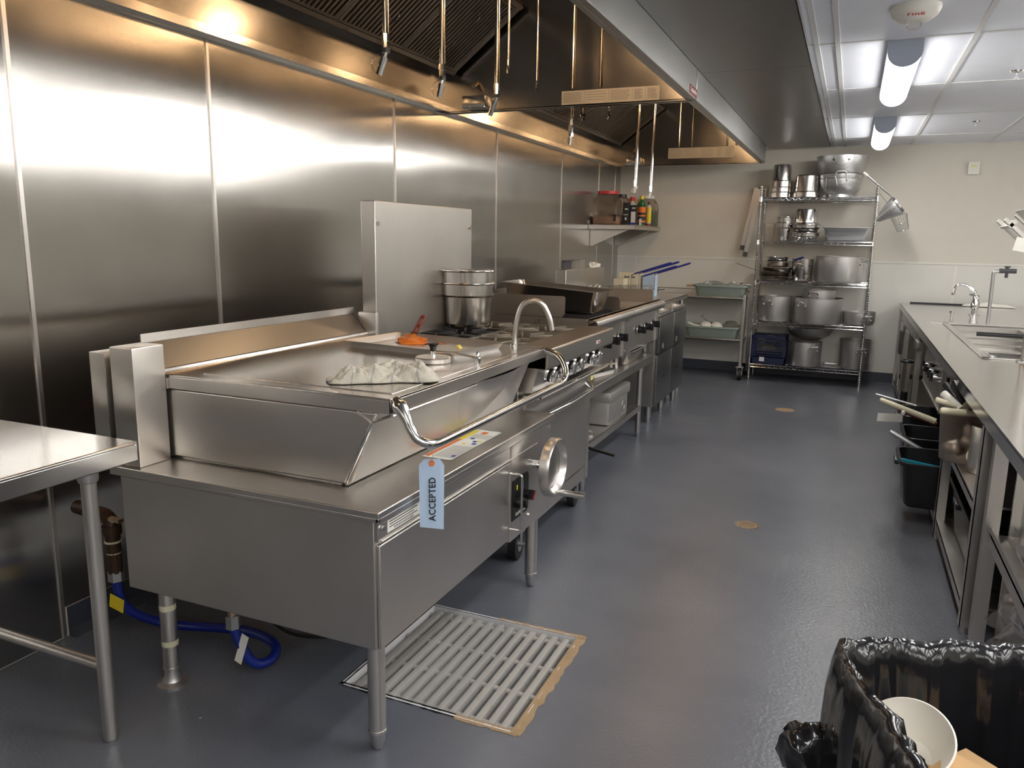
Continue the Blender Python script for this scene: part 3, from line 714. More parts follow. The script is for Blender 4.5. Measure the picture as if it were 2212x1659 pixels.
t = thing('fill_spout', 'bent steel tube arching up from the right end of the pan lid', 'spout', (-1.235, 2.89, 1.0125))
b = MB(); b.tube(fil([(-1.235, 2.89, 1.012), (-1.225, 2.892, 1.13), (-1.20, 2.90, 1.20), (-1.13, 2.915, 1.205), (-1.095, 2.925, 1.14), (-1.085, 2.93, 1.085)], .06, 7), .0105, 12); part('tube', b, 'steel', t)
part('collar', MB().lathe([(.014, 1.012), (.014, 1.024), (.0105, 1.026)], (-1.235, 2.89, 0), 18), 'polished', t)
# towel
def rag(u, v):
    L, Wd = .33, .15
    x = (u-.5)*L; y = (v-.5)*Wd*(1-.5*(1-u)**2)*(1+.22*noise.noise(Vector((u*3, 7, 1))))
    e = (max(0, 1-abs(2*u-1)**4)*max(0, 1-abs(2*v-1)**4))**.5
    p = Vector((u*3.3+v*.8, v*2.2-u*.6, 4.2))
    h = .022+.026*(.6-abs(noise.noise(p)))*1.6-.012+.030*noise.noise(p*1.7+Vector((3, 1, 0)))+.016*noise.noise(p*4)+.004*noise.noise(p*11)
    h += .026*math.exp(-((u-.48)/.12)**2-((v-.6)/.25)**2)+.012*math.exp(-((u-.85)/.10)**2)
    y += .012*noise.noise(Vector((u*5, v, 9)))+.012*math.sin(u*13)*(v < .3 or v > .7)*abs(v-.5); x += .010*noise.noise(Vector((u, v*6, 3)))
    return Vector((x, y, .0015+max(.004, h)*e))
b = MB(); b.grid(110, 60, rag); tw = solo('hand_towel', b, 'cloth', 'crumpled white terry towel with thin grey stripes on the pan lid', 'towel', None, (-1.295, 2.005, 1.0125), (0, 0, .73), world=False, sharp=80)
sd = tw.modifiers.new('thick', 'SOLIDIFY'); sd.thickness = .004; sd.offset = 1

# ---- piping behind / under the braising pan
t = thing('gas_pipe', 'brown iron gas pipe with valve rising behind the braising pan', 'pipe', (-2.25, 1.76, .2))
b = MB(); b.tube(fil([(-2.42, 1.78, .50), (-2.23, 1.76, .50), (-2.23, 1.76, .30)], .04, 6), .024, 14); b.cyl((-2.23, 1.76, .44), (-2.23, 1.76, .47), .031); b.cyl((-2.23, 1.76, .30), (-2.23, 1.76, .40), .018); part('pipe', b, 'pipebrown', t)
b = MB(); b.cyl((-2.23, 1.76, .41), (-2.23, 1.76, .416), .027); b.cyl((-2.23, 1.76, .37), (-2.23, 1.76, .374), .024); part('tape_ring', b, 'tape', t)
b = MB(); b.cyl((-2.23, 1.76, .315), (-2.23, 1.76, .36), .023, seg=8); part('valve', b, 'brass', t)
b = MB(); b.obox((-2.19, 1.745, .50), (.05, .02, .012)); b.cyl((-2.215, 1.75, .50), (-2.19, 1.735, .50), .008); part('valve_lever', b, 'brass', t)
b = MB(); b.cyl((-2.23, 1.76, .27), (-2.23, 1.76, .305), .026, seg=6); part('hex_nut', b, 'galv', t)
t = thing('gas_hose', 'blue flexible gas hose curving under the braising pan', 'hose', (-2.1, 1.85, .02))
b = MB(); b.tube(fil([(-2.23, 1.76, .275), (-2.22, 1.765, .16), (-2.16, 1.90, .05), (-2.02, 1.99, .03), (-1.84, 1.98, .06), (-1.70, 1.95, .06), (-1.66, 1.87, .045), (-1.69, 1.80, .06), (-1.735, 1.78, .20)], .09, 8), .0165, 12); part('hose', b, 'bluehose', t)
b = MB(); b.cyl((-1.735, 1.78, .195), (-1.735, 1.78, .24), .023, seg=6); part('hex_nut', b, 'galv', t)
b = MB(); b.cyl((-1.735, 1.78, .24), (-1.735, 1.78, .335), .016, seg=14); part('connector', b, 'brass', t)
b = MB(); b.obox((-2.215, 1.742, .195), (.065, .002, .05), Matrix.Rotation(.2, 3, 'Y')); part('yellow_tag', b, 'yellow', t)
b = MB(); b.obox((-1.70, 1.775, .13), (.028, .002, .11), Matrix.Rotation(.35, 3, 'Y')); part('paper_tag', b, 'paper', t)
b = MB(); b.tube(fil([(-2.0, 2.2, .30), (-1.9, 2.1, .06), (-1.75, 2.06, .025), (-1.6, 2.1, .03), (-1.45, 2.2, .05), (-1.4, 2.3, .2)], .08, 6), .006, 8)
solo('power_cable', b, 'rubber', 'thin black cable sagging beneath the braising pan', 'cable', None, (-1.75, 2.1, .02))

# ================================================================ RANGE
t = thing('six_burner_range', 'six burner gas range with tall steel backguard, right of the braising pan', 'range', (-1.6, 3.49, 0))
y0, y1 = 3.005, 3.98
b = MB(); b.box((-2.03, y0, .15), (-1.262, y1, .905)); part('body', b, 'steelv', t, bevel=.002)
b = MB(); b.box((-2.045, y0, .905), (-1.97, y1, 1.605)); bg = part('backguard', b, 'steelv', t, bevel=.003)
b = MB(); b.cyl((-1.97, 3.03, 1.505), (-1.963, 3.03, 1.505), .010, seg=8); b.cyl((-1.97, 3.955, 1.505), (-1.963, 3.955, 1.505), .010, seg=8); part('screw_heads', b, 'screw', bg)
b = MB(); b.box((-1.97, y0, .905), (-1.93, y1, .972)); b.box((-1.97, y0, .905), (-1.135, y0+.015, .972)); b.box((-1.97, y1-.015, .905), (-1.135, y1, .972)); b.box((-1.97, y0, .90), (-1.25, y1, .912)); b.box((-1.285, y0, .905), (-1.13, y1, .992)); part('cooktop', b, 'brownsteel', t, bevel=.004)
b = MB(); b.prism([(-1.138, .99), (-1.128, .985), (-1.128, .915), (-1.17, .915), (-1.20, .80), (-1.262, .80), (-1.262, .985)], 'y', y0+.001, y1+.001); part('control_panel', b, 'steelv', t)
b = MB(); b.box((-1.127, 3.68, .938), (-1.1255, 3.74, .952)); b.mi = 1; b.box((-1.1255, 3.70, .941), (-1.125, 3.735, .949)); part('maker_badge', b, ['paper', 'red'], t)
b = MB(); b.box((-1.262, y0, .775), (-1.155, y1, .787)); b.tube([(-1.155, y0, .784), (-1.155, y1, .784)], .008, 8); part('belly_rail', b, 'polished', t)
b = MB(); b.box((-1.262, y0+.05, .235), (-1.24, y1-.06, .76), .004); dr = part('oven_door', b, 'steelv', t)
b = MB(); b.tube(fil([(-1.24, 3.07, .70), (-1.19, 3.09, .675), (-1.178, 3.45, .672), (-1.19, 3.86, .672), (-1.24, 3.885, .70)], .03, 5), .0135, 12); part('door_handle', b, 'chrome', dr)
b = MB(); b.box((-1.262, y0+.02, .152), (-1.245, y1-.05, .222), .003); part('kick_panel', b, 'steelv', t)
b = MB(); b.box((-1.266, y1-.045, .152), (-1.243, y1, .775), .002); part('side_frame', b, 'steelv', t)
tilt = Matrix.Rotation(.25, 3, 'Y')
for y, small in ((3.13, 0), (3.235, 0), (3.40, 0), (3.51, 0), (3.70, 0), (3.80, 0), (3.32, 1)):
    c = Vector((-1.183, y, .868 if not small else .845)); nx = Vector((1, 0, -.24)).normalized(); mt = Matrix((Vector((0, 1, 0)), nx.cross(Vector((0, 1, 0))), nx)).transposed()
    b = MB()
    if small: b.lathe([(.001, 0), (.02, 0), (.019, .03), (.001, .031)], c, 20, mt); part('knob', b, 'black', t); continue
    b.lathe([(.034, .002), (.036, .008), (.030, .016), (.029, .036), (.024, .041), (.001, .042)], c, 26, mt); b.obox(c+nx*.046, (.016, .011, .056), tilt, .003)
    k = part('knob', b, 'chrome', t)
    b = MB(); b.lathe([(.030, .0165), (.0305, .0175), (.0305, .030), (.030, .031)], c, 26, mt); part('knob_ring', b, 'black', k)
for i in range(3):
    for j in range(2):
        cx = -1.77+.32*j; cy = y0+.165+.323*i; w = .15; z = .985
        front = j == 1 or i == 2
        b = MB()
        for s in (-1, 1): b.box((cx-w, cy+s*w-.006, z-.03), (cx+w, cy+s*w+.006, z)); b.box((cx+s*w-.006, cy-w, z-.03), (cx+s*w+.006, cy+w, z))
        for k in range(8):
            a = PI*k/4+.39; q = Vector((math.cos(a), math.sin(a), 0)); r1 = .148/max(abs(q.x), abs(q.y)); mid = Vector((cx, cy, z-.011))+q*((.055+r1)/2)
            b.obox(mid, (r1-.055, .009, .022), Matrix.Rotation(a, 3, 'Z'), .002)
        part('grate', b, 'greyiron' if front else 'iron', t)
        b = MB(); b.lathe([(.03, .93), (.08, .915), (.125, .925), (.138, .95)], (cx, cy, 0), 28); b.lathe([(.001, .965), (.038, .962), (.044, .952), (.04, .93)], (cx, cy, 0), 22); part('burner', b, 'dirtybowl' if front else 'iron', t)
def caster(parent, x, y, r, z0, ang=0, mat='rubber'):
    b = MB(); q = Vector((math.cos(ang), math.sin(ang), 0))
    c = Vector((x, y, r)); b.cyl(c-q*.018, c+q*.018, r, seg=28); w_ = part('caster', b, mat, parent)
    b = MB(); b.cyl(c-q*.021, c+q*.021, r*.5, seg=20); b.obox(c+q*.025+Vector((0, 0, (z0-r)/2)), (.004, .035, z0-r+.02), Matrix.Rotation(ang, 3, 'Z')); b.obox(c-q*.025+Vector((0, 0, (z0-r)/2)), (.004, .035, z0-r+.02), Matrix.Rotation(ang, 3, 'Z')); b.box((x-.04, y-.035, z0-.005), (x+.04, y+.035, z0)); part('fork', b, 'galv', w_)
for x, y in ((-1.30, 3.10), (-1.30, 3.90), (-1.95, 3.10), (-1.95, 3.90)): caster(t, x, y, .074, .156, .12)
b = MB(); b.obox((-1.262, 3.07, .085), (.05, .02, .006), Matrix.Rotation(.3, 3, 'X')); part('brake_lever', b, 'galv', t)

# pots on the range
def inset(name, label, cat, x, y, z, r, h, collar, mat='polished', inverted=False, group=None, dark=False):
    t = thing(name, label, cat, (x, y, z), group=group)
    ro = r+.012
    P = [(.001, 0), (r*.86, 0), (r*.93, .012), (r, h-collar-.01), (ro, h-collar), (ro+.002, h-.006), (ro+.010, h), (ro+.009, h+.003), (ro, h-.001), (ro-.002, h-collar+.002), (r-.003, h-collar-.01), (r*.92, .014), (r*.85, .003), (.001, .003)]
    if inverted: P = [(q[0], h-q[1]) for q in P]
    b = MB(); b.lathe(P, (x, y, z), 40); part('shell', b, mat, t); return t
inset('inset_pot', 'lower steel inset pot with scorched base on the range', 'pot', -1.865, 3.73, .986, .127, .225, .062, 'potsteel')
inset('inset_pot', 'upper steel inset pot nested in the scorched one, only its collar showing', 'pot', -1.865, 3.73, 1.051, .124, .225, .062, 'polished')

# ================================================================ EQUIPMENT STAND
t = thing('equipment_stand', 'low steel stand with undershelf carrying the griddle and charbroiler', 'stand', (-1.7, 4.95, 0))
b = MB(); b.box((-2.15, 4.05, .582), (-1.325, 5.82, .592)); b.box((-1.335, 4.05, .535), (-1.325, 5.82, .59)); b.box((-2.15, 5.81, .535), (-1.325, 5.82, .59)); part('top_shelf', b, 'steelv', t, bevel=.002)
b = MB(); b.box((-2.15, 4.05, .235), (-1.345, 5.56, .245)); b.box((-1.355, 4.05, .20), (-1.345, 5.56, .245)); part('lower_shelf', b, 'steelv', t, bevel=.002)
for x, y in ((-1.338, 4.17), (-1.36, 5.56), (-2.1, 4.17), (-2.1, 5.56)):
    b = MB(); b.cyl((x, y, .03), (x, y, .55), .0195, seg=18); l = part('leg', b, 'galv', t)
    b = MB(); b.cyl((x, y, .50), (x, y, .582), .026, seg=18); part('gusset', b, 'galv', l)
    b = MB(); b.cyl((x, y, 0), (x, y, .035), .014, .019, seg=14); part('foot', b, 'galv', l)
# charbroiler and griddle
def unit(name, label, cat, y0, y1, kind):
    t = thing(name, label, cat, (-1.7, (y0+y1)/2, .592))
    b = MB(); b.box((-2.12, y0, .69), (-1.345, y1, .955)); part('body', b, 'steelv', t, bevel=.002)
    b = MB(); b.box((-1.345, y0, .69), (-1.335, y0+.06, .955)); b.box((-1.345, y1-.06, .69), (-1.335, y1, .955)); part('front_frame', b, 'steelv', t)
    b = MB(); P = [(-1.345+.0, .998)]+[(-1.318+.032*math.cos(a), .966+.032*math.sin(a)) for a in [PI/2-PI*k/10 for k in range(11)]]+[(-1.318, .938), (-1.318+.0, .941)]
    P2 = [(-1.318+.028*math.cos(a), .966+.028*math.sin(a)) for a in [-PI/2+PI*k/10 for k in range(11)]]+[(-1.345, .994)]
    b.prism(P[:12]+P2, 'y', y0, y1); b.box((-1.36, y0, .992), (-1.318, y1, .998)); part('bullnose_rail', b, 'steel', t)
    for x in (-2.05, -1.42):
        for y in (y0+.06, y1-.06):
            b = MB(); b.cyl((x, y, .592), (x, y, .69), .017, .021); part('leg', b, 'galv', t)
    if kind == 'grates':
        b = MB(); b.box((-2.12, y0+.01, .95), (-1.36, y1-.01, .965)); part('top_deck', b, 'brownsteel', t)
        b = MB()
        for k in range(28): y = y0+.06+(y1-y0-.12)*k/27; b.box((-2.0, y-.006, .965), (-1.42, y+.006, .99))
        part('grate', b, 'iron', t)
        b = MB(); b.box((-2.12, y0, .955), (-1.345, y0+.006, 1.0)); b.box((-2.12, y1-.006, .955), (-1.345, y1, 1.0)); b.box((-2.12, y0, .955), (-2.11, y1, 1.12)); part('splash_guard', b, 'brownsteel', t)
        b = MB(); b.prism([(-2.12, 1.0), (-1.52, 1.0), (-1.50, 1.02), (-1.50, 1.115), (-1.51, 1.122), (-2.12, 1.122)], 'y', y0+.03, y0+.036); part('side_splash', b, 'brownsteel', t)
    else:
        b = MB(); b.box((-2.06, y0+.02, .955), (-1.40, y1-.02, .978), .003); part('griddle_plate', b, 'dirtybowl', t)
        b = MB(); b.box((-2.12, y0, .955), (-2.10, y1, 1.075)); b.prism([(-2.12, .955), (-1.39, .955), (-1.39, 1.06), (-1.40, 1.075), (-2.12, 1.075)], 'y', y0, y0+.006); b.prism([(-2.12, .955), (-1.385, .955), (-1.385, 1.065), (-1.395, 1.075), (-2.12, 1.075)], 'y', y1-.006, y1); part('splash_guard', b, 'brownsteel', t)
    n = 3
    for k in range(n):
        y = y0+(y1-y0)*(.32+.23*k); b = MB(); c = (-1.335, y, .83)
        b.cyl(c, (-1.300, y, .83), .026, .022, seg=18); b.obox((-1.29, y, .83), (.03, .014, .05), None, .003); kk = part('knob', b, 'black', t)
        b = MB(); b.cyl((-1.336, y, .83), (-1.328, y, .83), .034, seg=24); part('bezel', b, 'chrome', kk)
    b = MB()
    for y in (y0+.02, y1-.02):
        for z in (.92, .72): b.cyl((-1.335, y, z), (-1.331, y, z), .006, seg=8)
    part('screw_heads', b, 'screw', t)
    return t
unit('charbroiler', 'countertop charbroiler with the deep pan resting on it, left on the stand', 'charbroiler', 4.22, 5.03, 'grates')
unit('griddle', 'countertop griddle with three black knobs, right on the stand', 'griddle', 5.04, 5.97, 'flat')
# deep pan
def hotel(name, label, cat, c, L, Wd, h, rot, mat, group=None, rim=.016):
    t = thing(name, label, cat, c, rot, group=group, world=False); b = MB()
    def rr(l, w, r, z, n=5):
        P = []
        for sx, sy, a0 in ((1, 1, 0), (-1, 1, PI/2), (-1, -1, PI), (1, -1, 3*PI/2)):
            for k in range(n+1):
                a = a0+PI/2*k/n; P.append((sx*(l/2-r)+r*math.cos(a), sy*(w/2-r)+r*math.sin(a), z))
        return b.ring(P)
    k = .035 if h > .08 else .015
    R_ = [rr(L-2*k-.05, Wd-2*k-.05, .03, 0), rr(L-2*k-.02, Wd-2*k-.02, .04, .012), rr(L-2*rim-.004, Wd-2*rim-.004, .035, h-.012), rr(L-2*rim+.004, Wd-2*rim+.004, .035, h-.004), rr(L, Wd, .03, h-.005), rr(L, Wd, .03, h), rr(L-2*rim, Wd-2*rim, .032, h), rr(L-2*rim-.01, Wd-2*rim-.01, .032, h-.012), rr(L-2*k-.028, Wd-2*k-.028, .035, .012), rr(L-2*k-.06, Wd-2*k-.06, .03, .003)]
    b.cap(R_[0][::-1])
    for i in range(len(R_)-1): b.bridge(R_[i], R_[i+1])
    b.cap(R_[-1]); part('shell', b, mat, t); return t
hotel('steam_table_pan', 'deep rectangular steel pan tilted on the charbroiler', 'pan', (-1.72, 4.70, 1.005), .66, .34, .15, (0, .07, .02), 'potsteel')
hotel('drip_pan', 'shallow steel pan under the griddle on the stand', 'pan', (-1.46, 5.34, .594), .30, .44, .10, (0, 0, 0), 'potsteel')
t = thing('serving_tray', 'long pale tray with food scraps on the stand top, left end', 'tray', (-1.47, 4.62, .594), (0, 0, 1.35), world=False); part('sheet', tray(.52, .16, .03, .015, .01), 'alu', t)
lump('food_scrap', 'yellowish pasta-like scraps in the long tray on the stand', 'food', (-1.45, 4.50, .60), .05, .12, .035, 'egg', 12)
b = MB(); b.lathe([(.001, 0), (.03, .002), (.036, .012), (.001, .014)], (0, 0, 0), 20); b.box((-.012, -.16, .004), (.012, -.03, .012), .003)
solo('wooden_spoon', b, 'cream', 'pale wooden spoon lying over the long tray on the stand', 'spoon', None, (-1.41, 4.93, .632), (0, -.1, -.35), world=False)
t = thing('roasting_box', 'old stained aluminium roasting box with lid on the lower shelf', 'roaster', (-1.55, 4.97, .247))
b = MB(); b.box((-1.76, 4.78, .247), (-1.36, 5.24, .42), .02); bd = part('box', b, 'aluold', t)
b = MB(); b.box((-1.775, 4.765, .40), (-1.345, 5.255, .475), .022); part('lid', b, 'aluold', t)
b = MB(); b.torus((-1.352, 5.09, .335), .032, .004, 'x', 20, 6); b.box((-1.362, 5.08, .36), (-1.35, 5.10, .385)); part('ring_handle', b, 'galv', t)
t = thing('folded_wire_rack', 'wire rack leaning at the left end of the lower shelf', 'rack', (-1.5, 4.4, .247))
b = MB(); b.tube(fil([(-1.60, 4.35, .252), (-1.55, 4.42, .37), (-1.40, 4.55, .255)], .02, 4), .007, 8); b.tube([(-1.62, 4.3, .252), (-1.38, 4.36, .252)], .006, 8); b.tube([(-1.63, 4.45, .262), (-1.40, 4.5, .262)], .006, 8); part('frame', b, 'polished', t)
b = MB(); b.obox((-1.29, 4.30, .215), (.22, .022, .016), Matrix.Rotation(.16, 3, 'Y'), .004); b.cyl((-1.215, 4.289, .205), (-1.215, 4.286, .205), .005)
solo('lever_handle', b, 'black', 'short black lever sticking out below the stand shelf', 'lever', None, (-1.3, 4.30, .215))

# ================================================================ FRYER BANK
t = thing('fryer_bank', 'dark-fronted floor fryer with steel flue box at the end of the cook line', 'fryer', (-1.7, 6.55, 0))
y0, y1 = 5.99, 7.07
b = MB(); b.box((-2.2, y0, .14), (-1.36, y1, .855)); part('cabinet', b, 'steelv', t, bevel=.002)
for ya, yb in ((y0+.02, y0+.53), (y0+.55, y1-.01)):
    b = MB(); b.box((-1.36, ya, .57), (-1.325, yb, .85), .004); part('upper_front', b, 'closure', t)
    b = MB(); b.box((-1.36, ya, .15), (-1.335, yb, .555), .004); d = part('door', b, 'closure', t)
    b = MB(); b.box((-1.336, (ya+yb)/2-.03, .33), (-1.333, (ya+yb)/2+.03, .365)); b.mi = 1; b.box((-1.333, (ya+yb)/2-.02, .338), (-1.328, (ya+yb)/2+.005, .345)); part('recessed_pull', b, ['black', 'chrome'], d)
b = MB(); b.box((-2.2, y0, .855), (-1.345, y1, .868)); b.box((-2.12, y0+.02, .868), (-1.42, y1-.02, .93)); part('frypot_deck', b, 'steel', t, bevel=.003)
b = MB(); b.box((-2.20, y0, .868), (-2.11, y1-.02, 1.20)); fl = part('flue_box', b, 'steelv', t, bevel=.003)
for x, y in ((-1.40, 6.05), (-1.40, 6.50), (-1.40, 7.0), (-2.12, 6.05), (-2.12, 7.0)):
    b = MB(); b.cyl((x, y, .04), (x, y, .14), .024); b.cyl((x, y, 0), (x, y, .045), .017, .02); part('leg', b, 'galv', t)
for ya in (6.10, 6.62):
    b = MB(); b.box((-1.324, ya, .60), (-1.323, ya+.06, .64)); part('small_sticker', b, 'greyink', t)
for k, (ya) in enumerate((6.06, 6.42)):
    b = MB(); b.box((-2.175, ya, 1.20), (-2.165, ya+.22, 1.275)); b.box((-2.175, ya, 1.268), (-2.14, ya+.22, 1.275))
    solo('flue_screen', b, 'darkgrey' if k == 0 else 'steel', ('dark upright flue screen on the fryer flue box, left' if k == 0 else 'lighter upright flue screen on the flue box, right'), 'flue screen', None, (-2.16, ya, 1.2))
lump('folded_rag', 'small white rag lying on the right end of the flue box', 'rag', (-2.15, 6.86, 1.20), .05, .10, .045, 'white', 21)
t = thing('flat_cover', 'flat steel board bridging the rear of the fryer', 'cover', (-1.75, 6.8, .93))
b = MB(); b.box((-2.10, y0+.03, .931), (-1.43, 7.62, .942)); b.box((-1.44, y0+.03, .90), (-1.43, 7.62, .94)); part('board', b, 'steel', t, bevel=.002)
t = thing('side_table', 'narrow steel table past the fryer', 'table', (-1.8, 7.4, 0))
b = MB(); b.box((-2.10, 7.10, .915), (-1.44, 7.62, .930)); part('tabletop', b, 'steel', t)
for x in (-1.48, -2.06):
    for y in (7.14, 7.58): part('leg', MB().cyl((x, y, 0), (x, y, .915), .02), 'galv', t)
for k, (ya, l) in enumerate(((6.02, 'left'), (6.53, 'right'))):
    tt = thing('flat_tray', 'pale flat fryer tray on the front ledge, %s one' % l, 'tray', (-1.385, ya+.25, .868), (0, 0, PI/2), world=False, group='flat trays on the fryer ledge')
    part('sheet', tray(.48, .11, .02, .012, .01), 'alu', tt)
# fry baskets
for k, (vx, vy, zt, ex, ey, l) in enumerate(((-1.656, 6.30, 1.173, -1.336, 6.357, 'blue-gripped fry basket, left of four'), (-1.640, 6.50, 1.176, -1.318, 6.578, 'blue-gripped fry basket, second from the left'),
                                  (-1.693, 6.70, 1.133, -1.376, 6.772, 'blue-gripped fry basket, third from the left'), (-1.600, 6.90, 1.158, -1.298, 6.983, 'blue-gripped fry basket, right of four'))):
    t = thing('fry_basket', l, 'fry basket', (vx, vy, .942), group='fry baskets standing on the fryer')
    b = MB(); b.tube(fil([(vx-.03, vy, .97), (vx, vy, 1.0), (vx, vy, zt-.015), (vx+.05, vy+.01, zt+.012)], .015, 4), .005, 8); b.tube([(vx-.008, vy+.012, .97), (vx-.004, vy+.008, zt-.02)], .003, 6); part('wire_handle', b, 'chrome', t)
    b = MB(); e = Vector((ex, ey, zt+.098)); s = Vector((vx+.03, vy+.005, zt+.002)); b.tube([s, s.lerp(e, .5), s.lerp(e, .93), e], [.006, .0085, .0095, .006], 10); part('grip', b, 'bluehandle', t)
    b = MB(); X0, X1 = vx-.30, vx-.03; Y0, Y1 = vy-.085, vy+.085; 
    for z in (.955, 1.0, 1.045): b.tube([(X0, Y0, z), (X1, Y0, z), (X1, Y1, z), (X0, Y1, z)], .0022, 5, True)
    for i in range(13):
        x = X0+(X1-X0)*i/12; b.tube([(x, Y0, 1.045), (x, Y0, .95), (x, Y1, .95), (x, Y1, 1.045)], .0012, 4)
    for i in range(11):
        y = Y0+(Y1-Y0)*i/10; b.tube([(X0, y, 1.045), (X0, y, .952), (X1, y, .952), (X1, y, 1.045)], .0012, 4)
    part('mesh_body', b, 'polished', t)
for k in range(4):
    y = 6.08+.2*k
    b = MB(); b.tube(fil([(-2.1, y, 1.02), (-2.05, y, 1.06), (-2.03, y, 1.02), (-2.03, y+.05, 1.02), (-2.05, y+.05, 1.06), (-2.1, y+.05, 1.02)], .01, 3), .004, 6)
    solo('basket_hook', b, 'chrome', 'wire basket hook on the flue box, number %s from the left' % ['one', 'two', 'three', 'four'][k], 'hook', 'basket hooks along the flue box', (-2.1, y, 1.02))
b = MB(); b.box((-1.97, 6.9, .942), (-1.88, 7.05, 1.10)); solo('paper_box', b, 'cream', 'plain open cream box behind the fry baskets, shorter one at left', 'box', None, (-1.93, 7.0, .942))
t = thing('paper_box', 'cream box with dark lettering behind the fry baskets', 'box', (-1.88, 7.16, .942)); b = MB(); b.box((-1.98, 7.12, .942), (-1.78, 7.24, 1.15)); part('carton', b, 'cream', t)
b = MB()
for k in range(8): b.box((-1.93+.013*k, 7.1188, 1.10+.002*(k % 2)), (-1.921+.013*k, 7.12, 1.113+.004*(k % 3 == 0)))
part('printed_mark', b, 'ink', t)
b = MB(); b.box((-1.755, 7.12, .942), (-1.64, 7.22, 1.135)); solo('paper_box', b, 'tag', 'pale blue-white box right of the lettered cream box', 'box', None, (-1.7, 7.17, .942))

# ================================================================ WALL SHELF
t = thing('wall_shelf', 'steel wall shelf on brackets holding jugs and bottles', 'shelf', (-2.25, 8.2, 1.58))
b = MB(); b.box((WX+.003, 7.72, 1.588), (-2.005, 8.85, 1.598)); b.box((-2.012, 7.72, 1.55), (-2.005, 8.85, 1.595)); b.box((WX+.003, 7.72, 1.55), (-2.005, 7.728, 1.595)); b.box((WX+.003, 7.72, 1.59), (WX+.008, 8.85, 1.64)); part('shelf_board', b, 'steel', t, bevel=.002)
for y in (7.79, 8.70):
    b = MB(); b.prism([(WX+.006, 1.385), (WX+.04, 1.385), (-2.10, 1.55), (-2.06, 1.587), (WX+.006, 1.587)], 'y', y-.004, y); b.prism([(WX+.03, 1.385), (WX+.04, 1.385), (-2.10, 1.55), (-2.11, 1.56)], 'y', y, y+.05); part('bracket', b, 'steel', t)
def jug(label, x, y, w, d, h, liq, frac, capm, capr, group=None, capx=0):
    t = thing('storage_jug', label, 'jug', (x, y, 1.598), group=group); z = 1.598; b = MB()
    def rr(l, w_, r, zz, n=4, ox=0):
        P = []
        for sx, sy, a0 in ((1, 1, 0), (-1, 1, PI/2), (-1, -1, PI), (1, -1, 3*PI/2)):
            for k in range(n+1):
                a = a0+PI/2*k/n; P.append((x+ox+sx*(l/2-r)+r*math.cos(a), y+sy*(w_/2-r)+r*math.sin(a), zz))
        return b.ring(P)
    ch = h-.03
    R_ = [rr(w*.96, d*.96, .02, z), rr(w, d, .03, z+.01), rr(w, d, .03, z+ch*.62), rr(w*.92, d*.92, .04, z+ch*.80), rr(w*.80, d*.8, .05, z+ch*.95), rr(capr*1.8, capr*1.8, capr*.85, z+ch)]
    b.cap(R_[0][::-1])
    for i in range(5): b.bridge(R_[i], R_[i+1])
    part('jug_body', b, 'clearjug', t)
    if liq:
        b = MB(); b.box((x-w*.48, y-d*.48, z+.004), (x+w*.48, y+d*.48, z+ch*frac), .018); part('contents', b, liq, t)
    b = MB(); b.cyl((x, y, z+ch), (x, y, z+h), capr, seg=28); part('screw_cap', b, capm, t)
    b = MB(); b.tube(fil([(x+w*.42, y-d*.2, z+ch*.86), (x+w*.5+.012, y-d*.2, z+ch*.78), (x+w*.5+.006, y-d*.2, z+ch*.60)], .03, 4), .010, 8); part('grip', b, 'clearjug', t)
    return t
jg = jug('large clear jug of brown spice with red screw cap on the wall shelf', -2.345, 7.88, .26, .22, .335, 'spice', .28, 'red', .105)
b = MB(); b.box((-2.245, 7.767, 1.63), (-2.222, 7.769, 1.70)); part('label_patch', b, 'ink', jg)
jg = jug('tan jug with dark cap half hidden behind the red-capped jug', -2.275, 8.16, .20, .18, .32, 'spice', .4, 'black', .05)
jug('clear jug of dried green herb at the far end of the wall shelf', -2.14, 8.70, .24, .20, .33, 'herb', .56, 'white', .08)
def carton(name, label, x, y, w, d, h, mat, marks):
    t = thing(name, label, 'box', (x, y, 1.598)); b = MB(); b.box((x-w/2, y-d/2, 1.598), (x+w/2, y+d/2, 1.598+h), .002); part('carton', b, mat, t)
    for (u0, u1, v0, v1, mm) in marks:
        b = MB(); b.box((x-w/2+w*u0, y-d/2-.0012, 1.598+h*v0), (x-w/2+w*u1, y-d/2-.0002, 1.598+h*v1)); part('label_patch', b, mm, t)
carton('spice_box', 'black spice carton with small white marks, left of the two', -2.16, 7.95, .072, .05, .225, 'ink', [(.3, .75, .68, .74, 'paper'), (.1, .8, .44, .48, 'silverlabel'), (.35, .6, .22, .34, 'paper')])
carton('salt_box', 'navy and white carton with text panel, right of the black one', -2.085, 7.95, .07, .05, .215, 'ink', [(.02, .98, .94, .99, 'paper'), (.3, .8, .76, .81, 'paper'), (.18, .85, .12, .62, 'paper'), (.05, .9, .01, .10, 'blueink')])
def bottle(name, label, x, y, prof, mat, cap, capz, labels=(), cat='bottle'):
    t = thing(name, label, cat, (x, y, 1.598)); b = MB(); b.lathe([(r, 1.598+z) for r, z in prof], (x, y, 0), 26); part('bottle_body', b, mat, t)
    b = MB(); b.cyl((x, y, 1.598+capz[0]), (x, y, 1.598+capz[1]), capz[2], seg=20); part('cap', b, cap, t)
    for r, z0, z1, mm in labels: part('label_band', MB().lathe([(r, 1.598+z0), (r, 1.598+z1)], (x, y, 0), 26), mm, t)
bottle('sauce_bottle', 'cream bottle with red cap behind the two cartons', -2.15, 8.12, [(.001, 0), (.035, 0), (.036, .2), (.018, .25), (.018, .27)], 'cream', 'red', (.25, .29, .026))
